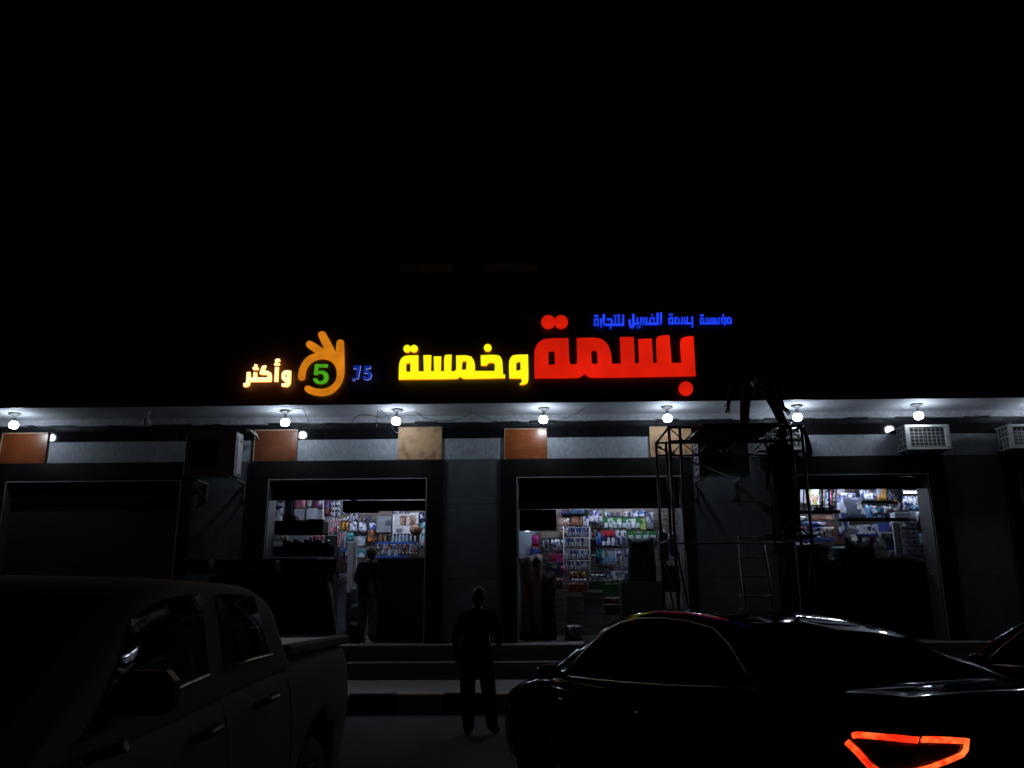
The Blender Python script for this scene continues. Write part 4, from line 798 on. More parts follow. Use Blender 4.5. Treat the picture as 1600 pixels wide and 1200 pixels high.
fill([(1345, 1402, 765, 783, 12, MIX, 'small mixed packet', 'above the black shelf, '), (1322, 1356, 786, 806, 8, MIX[1:], 'mixed hanging card', 'beside the dark coat, '), (1392, 1412, 812, 830, 5, MIX, 'small mixed pouch', 'left of the drawer tower, '),
      (1343, 1372, 841, 858, 7, MIX, 'dim small card', 'left of the milky jug, '), (1262, 1312, 764, 790, 9, MIX[3:], 'tall dim packet', 'behind the broom handles, '), (1306, 1340, 838, 852, 8, MIX, 'small dim card', 'above the teal bundle, '), (1240, 1275, 848, 858, 8, MIX, 'small dim pouch', 'under the bright pile, ')], Y3 + .12, 'right shop')
# dark shapes at the front of the right shop
def barrel(r, Y, m, label, name='barrel'):
    x0, x1, z0, z1 = rect(*r, Y); rr = (x1 - x0) / 2; h = z1 - z0; t = empty(name, ((x0 + x1) / 2, Y + rr, z0), label=label, cat='barrel')
    b = MB(); b.lathe([(.001, 0), (rr * .9, 0), (rr * .96, .03), (rr, h * .3), (rr * 1.0, h * .7), (rr * .97, h * .93)], seg=20); b.build('drum', m, t)
    b = MB(); b.lathe([(rr * .99, h * .931), (rr * 1.0, h * .96), (rr * .93, h), (.001, h)], seg=20); b.build('lid', m, t); return t
barrel((1262, 850, 1302, 1003), 16.55, ink('black'), 'tall black barrel under the bright pile')
one('bag', (1304, 868, 1342, 1003), 16.9, mat('dark_teal_cover', (.02, .05, .055), .7), 'dark teal covered stack right of the black barrel', 'covered stack', depth=.4, n=12)
one('bag', (1341, 842, 1372, 1003), 16.55, ink('black'), 'tall black covered stack under the blue shelf', 'covered stack', depth=.4, n=12)
one('carton', (1370, 872, 1412, 1003), 16.6, ink('black'), 'black chest left of the round black bundle', 'chest', depth=.45)
one('bag', (1413, 868, 1456, 1003), 16.55, ink('black'), 'round topped black bundle by the right jamb', 'bundle', depth=.4, n=12)
one('bag', (1236, 872, 1262, 1003), 17.1, ink('black', 'brown', None, 3), 'dark crate pile left of the black barrel', 'crate pile', depth=.35)
for (px, py, Y, lb) in ((880, 980, 16.5, 'left of the grey crate of the middle shop'), (1385, 899, 16.6, 'on the black chest of the right shop'), (1457, 899, 15.98, 'on the right jamb of the right shop'), (628, 945, 16.33, 'on the black cabinet of the left shop')):
    b = MB(); c = P(px, py, Y - .02); b.lathe([(.002, -.02), (.018, -.015), (.02, 0), (.016, .012), (.002, .016)], c, 10); o = b.build('round_knob', mat('chrome_knob', (.6, .6, .6), .15, metal=1), recenter=True); tag(o, 'small shiny knob ' + lb, 'knob')

# ================================================================== AIR CONDITIONERS
M_ACG = mat('aged_ac_casing', (.36, .37, .39), .45, var=.2, scale=6, bump=.1)
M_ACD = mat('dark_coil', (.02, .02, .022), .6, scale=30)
M_RUST = mat('galvanised_bracket', (.2, .2, .2), .5, metal=.5)
def window_ac(px0, y0, px1, y1, Yf, label, depth=.46, plain=False, nv=9, nh=6):
    x0, x1, z0, z1 = rect(px0, y0, px1, y1, Yf); hw = (x1 - x0) / 2; h = z1 - z0
    t = empty('window_air_conditioner', ((x0 + x1) / 2, Yf, z0), label=label, cat='air conditioner', group='window air conditioners along the wall')
    b = MB(); b.box(-hw + .03, hw - .03, .07, depth, .03, h - .03); b.build('core', M_ACD, t)
    b = MB(); b.box(-hw, hw, 0, .04, h - .045, h); b.box(-hw, hw, 0, .04, 0, .045); b.box(-hw, -hw + .075, 0, .04, .046, h - .046); b.box(hw - .075, hw, 0, .04, .046, h - .046); b.build('front_frame', M_ACG, t)
    b = MB(); b.box(-hw + .002, hw - .002, .041, depth, h - .025, h - .002); b.box(-hw + .002, hw - .002, .041, depth, .002, .025)
    for sx in (-1, 1):
        xa_ = sx * (hw - .012)
        for f in (0, .3, .6, .93): b.box(min(xa_, xa_ - sx * .02), max(xa_, xa_ - sx * .02), .041 + f * (depth - .1), .041 + f * (depth - .1) + .035, .026, h - .026)
        for f in (.28, .52, .76): b.box(min(xa_ - sx * .004, xa_ - sx * .018), max(xa_ - sx * .004, xa_ - sx * .018), .08, depth - .05, h * f - .014, h * f + .014)
    b.build('casing', M_ACG, t)
    for i in range(nv):
        x = -hw + .09 + (2 * hw - .18) * i / (nv - 1); b = MB(); b.box(x - .003, x + .003, .018, .024, .046, h - .046); b.build('grille_bar', M_ACG, t)
    for i in range(nh):
        z = .07 + (h - .14) * i / (nh - 1); b = MB(); b.box(-hw + .076, hw - .076, .025, .031, z - .003, z + .003); b.build('grille_bar', M_ACG, t)
    b = MB(); b.box(-.09, .09, -.006, -.001, h - .04, h - .012, .002); b.build('name_plate', M_WPL, t)
    for sx in (-.8, .8): b = MB(); b.box(hw * sx - .015, hw * sx + .015, .1, depth, -.03, -.001); b.box(hw * sx - .015, hw * sx + .015, depth - .03, depth, -.3, -.031); b.build('bracket', M_RUST, t)
    return t
window_ac(1418, 663, 1482, 702, 15.52, 'window air conditioner with a white grid front under the rightmost full lamp')
window_ac(1580, 662, 1645, 700, 15.52, 'window air conditioner cut by the right picture edge')
window_ac(1187, 666, 1257, 703, 15.52, 'window air conditioner behind the right end of the scaffold deck')
def condenser(xc, Yf, zb, wd, h, depth, label, sidegrid):
    t = empty('outdoor_unit', (xc, Yf, zb), label=label, cat='outdoor unit', group='split outdoor units on the wall'); hw = wd / 2
    b = MB(); b.box(-hw, hw, .012, depth, 0, h, .012); b.build('casing', M_ACG, t)
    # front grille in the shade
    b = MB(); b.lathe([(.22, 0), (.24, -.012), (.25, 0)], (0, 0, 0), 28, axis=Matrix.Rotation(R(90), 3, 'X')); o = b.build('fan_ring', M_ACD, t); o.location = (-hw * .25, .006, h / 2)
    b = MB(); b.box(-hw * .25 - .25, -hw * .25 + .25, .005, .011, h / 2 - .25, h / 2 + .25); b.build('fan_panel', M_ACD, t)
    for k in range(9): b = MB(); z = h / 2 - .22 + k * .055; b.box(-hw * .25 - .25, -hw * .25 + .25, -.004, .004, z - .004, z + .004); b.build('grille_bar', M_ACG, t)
    sx = 1 if sidegrid > 0 else -1
    if abs(sidegrid) == 2:
        for k in range(7):
            for j in range(3):
                b = MB(); y0 = .05 + j * (depth - .1) / 3; z0 = .08 + k * (h - .16) / 7
                b.box(min(sx * hw, sx * (hw + .004)), max(sx * hw, sx * (hw + .004)), y0, y0 + (depth - .1) / 3 - .02, z0, z0 + (h - .16) / 7 - .03); o = b.build('side_louvre', M_ACD, t)
    else:
        b = MB(); b.box(hw + .001, hw + .02, .05, depth - .06, .04, h - .10, .004); b.build('service_panel', M_ACG, t)
        b = MB(); b.box(hw + .021, hw + .03, depth * .45, depth * .62, h * .78, h * .87, .003); b.box(hw + .021, hw + .026, depth * .5, depth * .7, h * .5, h * .515); b.build('handle', M_DARK, t)
    for s2 in (-.75, .8):
        b = MB(); x = hw * s2; b.box(x - .02, x + .02, 0, YW - Yf, -.045, -.002); b.box(x - .02, x + .02, YW - Yf - .05, YW - Yf - .002, -.35, -.043)
        b.cyl((x, .1, -.04), (x, YW - Yf - .04, -.33), .012, seg=6); b.build('bracket', M_RUST, t)
    return t
# left unit: its right face fills px 369-385, bottom at 745
a = P(349, 738, 15.05); top = P(385, 668, 15.62)
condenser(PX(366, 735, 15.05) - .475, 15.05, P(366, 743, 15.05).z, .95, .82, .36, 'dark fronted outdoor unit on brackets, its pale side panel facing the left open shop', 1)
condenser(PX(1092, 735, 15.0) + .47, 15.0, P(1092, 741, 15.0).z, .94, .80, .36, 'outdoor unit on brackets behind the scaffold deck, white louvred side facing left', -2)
b = MB(); ps = [P(386, 672, 15.5), P(393, 674, 15.45), P(400, 680, 15.5), (P(403, 687, 15.8))]
b.tube(ps, .028, 8); o = b.build('insulated_pipe', mat('pale_pipe_lagging', (.4, .38, .36), .7, bump=.5), recenter=True); tag(o, 'pale lagged pipe arching from the left outdoor unit to the wall', 'pipe')

# ================================================================== SCAFFOLD
tS = empty('scaffold', (P(1150, 668, 12.6).x, 13.2, .27), label='mobile steel scaffold with a plank deck in front of the right pillar', cat='scaffold')
SO = tS.location; zD = PZ(668, 12.6, 1045)
xl, xr = PX(1045, 668, 12.6), PX(1253, 664, 12.6); yn, yf_ = 12.95, 14.3
zD = P(1045, 668, yn).z; xl = PX(1045, 668, yn); xr = PX(1252, 668, yn)
def sp(x, y, z): return Vector((x, y, z)) - SO
def st(name, a, b_, r=.024, m=M_STEEL): q = MB(); q.cyl(sp(*a), sp(*b_), r, seg=8); return q.build(name, m, tS)
zg = .275
for x in (xl, xl + .17, xr - .17, xr):
    for y in (yn, yf_):
        st('post', (x, y, zg + .08 if x in (xl, xr) else zD - 1.9), (x, y, zD + .02))
for z in (zD, zD - .22):
    for y in (yn, yf_): st('ledger', (xl, y, z), (xr, y, z), .02)
for x in (xl, xr):
    for z in (zD, zD - 1.72, zD - 3.0): st('rung', (x, yn, z), (x, yf_, z), .02)
st('ledger', (xl, yf_, zD - 1.72), (xr, yf_, zD - 1.72), .016)
st('brace', (xl, yf_ + .03, zD - .05), (xl + 1.2, yf_ + .03, zD - .6), .017); st('brace', (xr, yn - .03, zD - 1.72), (xr - .7, yn - .03, zD - 1.2), .015)
for x in (xl, xl + .17): st('brace', (x, yn + .02, zD), (x + .25, yf_, zD - .25), .018)
n = 5; pd = (yf_ - yn - .05) / n
M_PLANK = mat('dirty_scaffold_plank', (.05, .042, .036), .8, col2=(.025, .02, .018), scale=3, stretch=(.3, 4, 1), bump=.3)
for i in range(n):
    q = MB(); y = yn + .03 + i * pd; c = sp((xl + xr) / 2, y + pd / 2, zD + .045); q.box(-(xr - xl) / 2 + .52 + .05 * (i % 2), (xr - xl) / 2 - .32 - .03 * (i % 3), -pd / 2 + .008, pd / 2 - .008, -.02, .02, .003); o = q.build('plank', M_PLANK, tS); o.location = c
for i in range(2):
    q = MB(); y = yn + .05 + i * .33; q.box(-.75, .05, 0, .3, -.02, .02, .003); o = q.build('plank', M_PLANK, tS); o.location = sp(xr + .05, y, zD - 1.70)
for x in (xl, xr):
    for y in (yn, yf_):
        q = MB(); q.lathe([(.001, -.03), (.075, -.03), (.08, -.02), (.08, .02), (.075, .03), (.001, .03)], (0, 0, 0), 14, axis=Matrix.Rotation(R(90), 3, 'X')); o = q.build('castor', M_DARK, tS); o.location = sp(x, y, zg + .08)
for y in (yn, yf_):
    k_ = 9
    for i in range(k_):
        xa_ = xl + (xr - xl) * i / k_; xb_ = xl + (xr - xl) * (i + 1) / k_
        st('lattice', (xa_, y, zD - (.22 if i % 2 else 0)), (xb_, y, zD - (0 if i % 2 else .22)), .011)
for f in (.25, .5, .75): st('deck_bearer', (xl + (xr - xl) * f, yn, zD + .0), (xl + (xr - xl) * f, yf_, zD + .0), .018)
for y in (yn, yf_): st('brace', (xr, y, zD - 1.72), (xr - .17, y, zD - 2.9), .015); st('brace', (xl, y, zD - 1.72), (xl + .17, y, zD - 2.9), .015)
# ladder under the scaffold
tL = empty('ladder', (P(1185, 950, 13.6).x, 14.6, .27), label='short steel ladder with pale rungs leaning under the scaffold deck', cat='ladder')
LO = tL.location; a0, a1 = PX(1163, 900, 14.6), PX(1205, 900, 14.6)
for x in (a0, a1): q = MB(); q.tube([Vector((x, 14.4, .30)) - LO, Vector((x, 14.9, P(1163, 838, 14.9).z)) - LO], .022, 8); q.build('rail', M_STEEL, tL)
for py in (840, 870, 900, 931, 962, 993):
    yy = 14.9 - (py - 838) / 180 * .5; z = P(1180, py, yy).z; q = MB(); q.tube([Vector((a0 + .02, yy, z)) - LO, Vector((a1 - .02, yy, z)) - LO], .014, 8); q.build('rung', mat('worn_rung', (.10, .10, .105), .4, metal=.3), tL)

# ================================================================== PEOPLE
M_SKIN = mat('brown_skin', (.11, .055, .035), .5, var=.15); M_HAIR = mat('black_hair', (.01, .009, .008), .6)
def person(loc, rz, joints, mats, label, lookdown=0.0, headtilt=(0, 0), finger_curl=.3, cap=None, sleeves=False):
    """one skinned surface grown on a posed skeleton; joints are in metres, x right, y forward"""
    J = {k: Vector(v) for k, v in joints.items()}
    names = ['pelvis', 'spine', 'chest', 'neck', 'headb', 'hipL', 'kneeL', 'ankL', 'toeL', 'hipR', 'kneeR', 'ankR', 'toeR', 'shL', 'elL', 'wrL', 'palmL', 'shR', 'elR', 'wrR', 'palmR']
    rad = dict(pelvis=(.165, .12), spine=(.16, .115), chest=(.185, .125), neck=(.066, .066), headb=(.06, .065), hipL=(.105, .105), hipR=(.105, .105), kneeL=(.078, .078), kneeR=(.078, .078), ankL=(.062, .064), ankR=(.062, .064), toeL=(.045, .032), toeR=(.045, .032),
               shL=(.072, .072), shR=(.072, .072), elL=(.052, .052), elR=(.052, .052), wrL=(.028, .028), wrR=(.028, .028), palmL=(.035, .016), palmR=(.035, .016))
    edges = [('pelvis', 'spine'), ('spine', 'chest'), ('chest', 'neck'), ('neck', 'headb'), ('pelvis', 'hipL'), ('hipL', 'kneeL'), ('kneeL', 'ankL'), ('ankL', 'toeL'), ('pelvis', 'hipR'), ('hipR', 'kneeR'), ('kneeR', 'ankR'), ('ankR', 'toeR'),
             ('chest', 'shL'), ('shL', 'elL'), ('elL', 'wrL'), ('wrL', 'palmL'), ('chest', 'shR'), ('shR', 'elR'), ('elR', 'wrR'), ('wrR', 'palmR')]
    vs = [J[n_] for n_ in names]; rr = [rad[n_] for n_ in names]; es = [(names.index(a), names.index(b_)) for a, b_ in edges]
    zone = {}
    for sd in 'LR':
        w_, p_ = J['wr' + sd], J['palm' + sd]; d = (p_ - w_).normalized(); e_ = (w_ - J['el' + sd]).normalized()
        side = d.cross(Vector((0, 1, 0)) if abs(d.y) < .8 else Vector((1, 0, 0))).normalized(); nrm = side.cross(d).normalized()
        pi = names.index('palm' + sd)
        for k, (off, ln) in enumerate(((-.028, .072), (-.010, .082), (.010, .076), (.026, .060))):
            base = p_ + side * off + d * .015; prev = pi
            for q in (0, .5, 1):
                vs.append(base + d * ln * q * (1 - finger_curl * .3 * q) + nrm * ln * finger_curl * q * q + side * off * .35 * q); rr.append((.0088, .0088)); es.append((prev, len(vs) - 1)); prev = len(vs) - 1
        tb = w_.lerp(p_, .45) - side * .02; prev = names.index('wr' + sd)
        for q in (.35, .7, 1):
            vs.append(tb + (d * .7 - side * .75 + nrm * .25).normalized() * .07 * q); rr.append((.010, .010)); es.append((prev, len(vs) - 1)); prev = len(vs) - 1
    me = bpy.data.meshes.new('body'); me.from_pydata(vs, es, []); o = bpy.data.objects.new('body', me); S.collection.objects.link(o)
    md = o.modifiers.new('s', 'SKIN'); md.use_smooth_shade = True
    for i, r_ in enumerate(rr): me.skin_vertices[0].data[i].radius = (r_[0] * 1.22, r_[1] * 1.22) if i < 21 else r_
    me.skin_vertices[0].data[0].use_root = True
    s2 = o.modifiers.new('u', 'SUBSURF'); s2.levels = 1; s2.render_levels = 1
    m2 = bpy.data.meshes.new_from_object(o.evaluated_get(bpy.context.evaluated_depsgraph_get())); bpy.data.objects.remove(o)
    # head: shaped egg with brow, nose, chin and ears
    hb = J['headb']; bm = bmesh.new(); bm.from_mesh(m2)
    hc = hb + Vector((headtilt[0] * .1, .02 + headtilt[1] * .1, .095)); rot = Matrix.Rotation(headtilt[1], 3, 'X') @ Matrix.Rotation(headtilt[0], 3, 'Y')
    r_ = bmesh.ops.create_uvsphere(bm, u_segments=20, v_segments=14, radius=1)
    for v in r_['verts']:
        c = v.co.copy(); q = Vector((c.x * .080, c.y * .098, c.z * .122))
        if c.z < 0: q.x *= 1 + c.z * .25; q.y *= 1 + c.z * .12
        if c.y > .85 and -.35 < c.z < .15: q.y += .022 * (1 - abs(c.x) * 2.2)        # nose
        if c.y > .6 and -.75 < c.z < -.45: q.y += .006
        if c.y > .55 and .12 < c.z < .3 and abs(c.x) > .2: q.y -= .006                # eye sockets
        if abs(c.x) > .9 and abs(c.z) < .3: q.x *= 1.14                              # ears
        v.co = hc + rot @ q
    for f in {f for v in r_['verts'] for f in v.link_faces}: f.smooth = True
    seg = [('skin', 'neck', 'headb'), ('skin', 'wrL', 'palmL'), ('skin', 'wrR', 'palmR'), ('shirt', 'pelvis', 'spine'), ('shirt', 'spine', 'chest'), ('shirt', 'chest', 'neck'), ('shirt', 'chest', 'shL'), ('shirt', 'chest', 'shR'), ('shirt', 'shL', 'elL'), ('shirt', 'shR', 'elR'),
           ('skin', 'elL', 'wrL'), ('skin', 'elR', 'wrR'), ('trousers', 'hipL', 'kneeL'), ('trousers', 'hipR', 'kneeR'), ('trousers', 'kneeL', 'ankL'), ('trousers', 'kneeR', 'ankR'), ('trousers', 'pelvis', 'hipL'), ('trousers', 'pelvis', 'hipR'), ('shoe', 'ankL', 'toeL'), ('shoe', 'ankR', 'toeR')]
    if sleeves: seg = [('shirt' if s_[1][:2] == 'el' else s_[0],) + s_[1:] for s_ in seg]
    order = ['skin', 'shirt', 'trousers', 'shoe']; hv = set(r_['verts'])
    for f in bm.faces:
        c = f.calc_center_median()
        if f.verts[0] in hv: f.material_index = 0; continue
        best = None
        for kind, a, b_ in seg:
            A, B = J[a], J[b_]; d = B - A; tt = max(0, min(1, (c - A).dot(d) / max(d.length_squared, 1e-9))); ds = (c - (A + d * tt)).length
            if best is None or ds < best[0]: best = (ds, kind)
        f.material_index = order.index(best[1]); f.smooth = True
    m2.materials.clear(); bm.to_mesh(m2); bm.free()
    root = empty('person', loc, rz, label, 'person')
    bo = link_mesh('body', m2, [M_SKIN, mats[0], mats[1], mats[2]], root)
    hb_ = MB()
    def hair(u, v):
        th = u * 2 * math.pi; ph = v * math.pi * .56; c = Vector((math.sin(ph) * math.cos(th), math.sin(ph) * math.sin(th), math.cos(ph)))
        cut = 1.0 if c.y < .35 else .8
        return hc + rot @ Vector((c.x * .087, c.y * .105 * (cut if c.z < .45 else 1) - .004, c.z * .130 + .003))
    hb_.grid(hair, 20, 8); hb_.build('hair' if not cap else 'cap', cap or M_HAIR, root)
    if abs(J['chest'].x) < .05 and abs(J['chest'].y) < .05:     # loose shirt tail
        q = MB()
        def tail(u, v):
            th = u * 2 * math.pi; k = 1 + .14 * v + .03 * math.sin(5 * th) * v; return J['pelvis'] + Vector((math.cos(th) * .178 * k, math.sin(th) * .135 * k, .16 - .26 * v + .015 * math.sin(3 * th)))
        q.grid(tail, 28, 5); q.build('shirt_tail', mats[0], root)
    return root
MT = lambda n_, c: mat(n_, c, .9, spec=.1, var=.3, scale=12, bump=.3)
stand = dict(pelvis=(0, 0, .93), spine=(0, -.01, 1.12), chest=(0, 0, 1.33), neck=(0, .005, 1.47), headb=(0, .015, 1.53), hipL=(-.1, 0, .86), kneeL=(-.12, .02, .47), ankL=(-.13, -.02, .08), toeL=(-.15, .15, .035), hipR=(.1, 0, .86), kneeR=(.12, .03, .47), ankR=(.14, -.01, .08), toeR=(.17, .16, .035),
             shL=(-.19, 0, 1.40), elL=(-.25, -.03, 1.12), wrL=(-.26, .05, .87), palmL=(-.26, .07, .79), shR=(.19, 0, 1.40), elR=(.25, -.03, 1.12), wrR=(.24, .10, .90), palmR=(.22, .15, .84))
def pose(base, **kw): d = dict(base); d.update(kw); return d
M_BLK = MT('black_clothing', (.007, .007, .008)); M_GTR = MT('grey_trousers', (.10, .11, .11)); M_SHOE = mat('dark_shoe', (.02, .018, .017), .5)
# the man standing before the kerb, back to us, phone in his right hand
c = P(745, 1142, 10.9)
pm = person((c.x, 10.9, 0), R(4), pose(stand, elR=(.27, .0, 1.13), wrR=(.28, .20, 1.02), palmR=(.27, .27, 1.05), pelvis=(-.02, 0, .93), chest=(.01, .01, 1.33), shL=(-.19, 0, 1.385), elL=(-.27, .01, 1.11), wrL=(-.23, .12, .90), palmL=(-.21, .16, .83), kneeR=(.15, .09, .47), ankR=(.19, .02, .08), toeR=(.26, .17, .035), ankL=(-.10, -.05, .08), toeL=(-.11, .12, .035)), (M_BLK, MT('charcoal_trousers', (.015, .015, .018)), M_SHOE), 'person in dark clothes standing on the road with back turned, holding a phone', headtilt=(.12, -.25))
pm.scale = (1.0,) * 3
b = MB(); b.box(-.035, .035, -.004, .004, -.07, .07, .003); o = b.build('phone', M_DARK, recenter=False); o.location = pm.matrix_basis @ Vector((.265, .315, 1.12)); o.rotation_euler = (R(-30), 0, 0); tag(o, 'small dark phone held by the person standing on the road', 'phone')
b = MB(); b.box(-.03, .03, -.0055, -.0045, -.06, .06); e = b.build('screen', mat('lit_phone_screen', (.1, .1, .1), .2, emit=(.9, .85, .8), estr=.6), o)
# man in the doorway of the left shop
c = P(571, 1000, 16.15)
person((c.x, 16.2, Z0 + .01), R(-28), pose(stand, elL=(-.27, -.02, 1.12), wrL=(-.22, .18, 1.05), palmL=(-.18, .25, 1.06), headb=(.02, .03, 1.53)), (M_BLK, M_GTR, M_SHOE), 'person in a dark shirt and grey trousers standing in the left shop doorway')
# first worker, bent down on top of the deck
zdk = zD + .068; c = P(1190, 640, 13.6)
ax = lambda px: PX(px, 655, 13.5)
cx = ax(1188)
def rel(px, py, y): v = P(px, py, 13.5 + y); return (v.x - cx, y, v.z - zdk)
wk = dict(pelvis=rel(1183, 590, .1), spine=rel(1184, 582, -.1), chest=rel(1186, 584, -.34), neck=rel(1188, 592, -.48), headb=rel(1189, 598, -.53), hipL=rel(1172, 598, .08), kneeL=rel(1164, 628, .0), ankL=rel(1163, 664, .12), toeL=rel(1160, 671, -.06), hipR=rel(1195, 598, .08), kneeR=rel(1207, 626, -.02), ankR=rel(1224, 661, .12), toeR=rel(1232, 669, -.04),
          shL=rel(1163, 588, -.34), elL=rel(1144, 606, -.32), wrL=rel(1139, 628, -.3), palmL=rel(1138, 638, -.3), shR=rel(1207, 588, -.34), elR=rel(1215, 610, -.3), wrR=rel(1222, 634, -.28), palmR=rel(1229, 641, -.27))
person((cx, 13.5, zdk), 0, wk, (M_BLK, MT('black_trousers', (.01, .01, .011)), M_SHOE), 'person bent over on the scaffold deck, legs apart, one hand reaching toward a lamp', headtilt=(0, 2.4), sleeves=True)
# second worker on the lower plank, right arm up to the deck
zp = zD - 1.68; cx = PX(1233, 800, yn + .35)
def rel(px, py, y): v = P(px, py, yn + .35 + y); return (v.x - cx, y, v.z - zp)
w2 = pose(stand, headb=(.02, .03, 1.53), shR=rel(1253, 724, 0), elR=rel(1268, 708, .0), wrR=rel(1262, 680, .02), palmR=rel(1258, 671, .02), elL=(-.27, .0, 1.12), wrL=(-.26, .10, .90), palmL=(-.25, .13, .82), ankL=(-.06, -.02, .08), toeL=(-.06, .14, .035), ankR=(.06, -.01, .08), toeR=(.07, .15, .035), kneeL=(-.08, .02, .47), kneeR=(.07, .03, .47))
person((cx, yn + .35, zp), R(8), w2, (M_BLK, M_BLK, M_SHOE), 'person in black standing on the lower scaffold plank with one arm raised to the deck', sleeves=True)

# ================================================================== VEHICLES
M_GLASSD = mat('black_car_glass', (.004, .004, .005), .03, var=.1)  # opaque black: darkness of the unmodelled cabin is put into the glass colour
M_CHROME = mat('chrome_trim', (.75, .75, .76), .32, metal=1.0, var=.1)
M_TYRE = mat('tyre_rubber', (.015, .015, .015), .8); M_RIM = mat('alloy_rim', (.2, .2, .21), .3, metal=.8)
M_PBLACK = mat('black_car_paint', (.003, .003, .004), .06, var=.2, coat=.0, spec=.1)
M_PWHITE = mat('dusty_pale_paint', (.34, .33, .345), .7, var=.25, scale=2, spec=.15)
M_PVAN = mat('dusty_dark_paint', (.03, .026, .025), .5, var=.3, scale=3, spec=.2)
def interp(tab, x):
    if x <= tab[0][0]: return tab[0][1]
    for i in range(len(tab) - 1):
        (a, va), (b_, vb) = tab[i], tab[i + 1]
        if x <= b_:
            t_ = (x - a) / (b_ - a); s0 = (vb - (tab[i - 1][1] if i else va)) / (b_ - (tab[i - 1][0] if i else a) + 1e-9); s1 = ((tab[i + 2][1] if i + 2 < len(tab) else vb) - va) / ((tab[i + 2][0] if i + 2 < len(tab) else b_) - a + 1e-9)
            h = b_ - a; t2, t3 = t_ * t_, t_ ** 3
            return (2 * t3 - 3 * t2 + 1) * va + (t3 - 2 * t2 + t_) * h * s0 + (-2 * t3 + 3 * t2) * vb + (t3 - t2) * h * s1
    return tab[-1][1]
def shell(xs, ring):
    b = MB(); rs = []
    for x in xs: rs.append([b.bm.verts.new((x, y, z)) for y, z in ring(x)])
    n_ = len(rs[0])
    for i in range(len(rs) - 1):
        for k in range(n_):
            f = b.bm.faces.new((rs[i][k], rs[i][(k + 1) % n_], rs[i + 1][(k + 1) % n_], rs[i + 1][k])); f.smooth = True
    b.bm.faces.new(rs[0]); b.bm.faces.new(rs[-1]); return b
def sym(h): return h + [(-y, z) for y, z in reversed(h) if abs(y) > 1e-6]
def cut(me, cutters):
    o = bpy.data.objects.new('t', me); S.collection.objects.link(o); cs = []
    for (x, y0, y1, z, r_) in cutters:
        b = MB(); b.cyl((x, y0, z), (x, y1, z), r_, seg=32); c = b.build('c', None); cs.append(c); m_ = o.modifiers.new('b', 'BOOLEAN'); m_.operation = 'DIFFERENCE'; m_.object = c; m_.solver = 'EXACT'
    n_ = bpy.data.meshes.new_from_object(o.evaluated_get(bpy.context.evaluated_depsgraph_get())); bpy.data.objects.remove(o)
    for c in cs: bpy.data.objects.remove(c)
    return n_
def wheel(parent, x, y, r_, wd=.2):
    sg = 1 if y > 0 else -1; A = Matrix.Rotation(R(-90 * sg), 3, 'X')
    t_ = MB(); t_.lathe([(r_ * .62, -wd / 2), (r_ * .93, -wd / 2), (r_, -wd / 2 + .03), (r_, wd / 2 - .03), (r_ * .93, wd / 2), (r_ * .64, wd / 2)], (0, 0, 0), 32, axis=A); wh = t_.build('wheel', M_TYRE, parent); wh.location = (x, y, r_)
    q = MB(); q.lathe([(.001, wd * .2), (.05, wd * .3), (.06, wd * .15), (r_ * .3, wd * .05), (r_ * .6, wd * .3), (r_ * .64, wd / 2 + .004), (r_ * .66, wd / 2 - .002), (r_ * .6, -wd * .3), (.001, -wd * .3)], (0, 0, 0), 24, axis=A)
    for k in range(5):
        a_ = 2 * math.pi * k / 5; d = Vector((math.cos(a_), math.sin(a_), 0)); q.cyl(A @ (d * .05 + Vector((0, 0, wd * .3))), A @ (d * r_ * .62 + Vector((0, 0, wd * .35))), .03, .022, 6)
    q.build('rim', M_RIM, wh); return wh
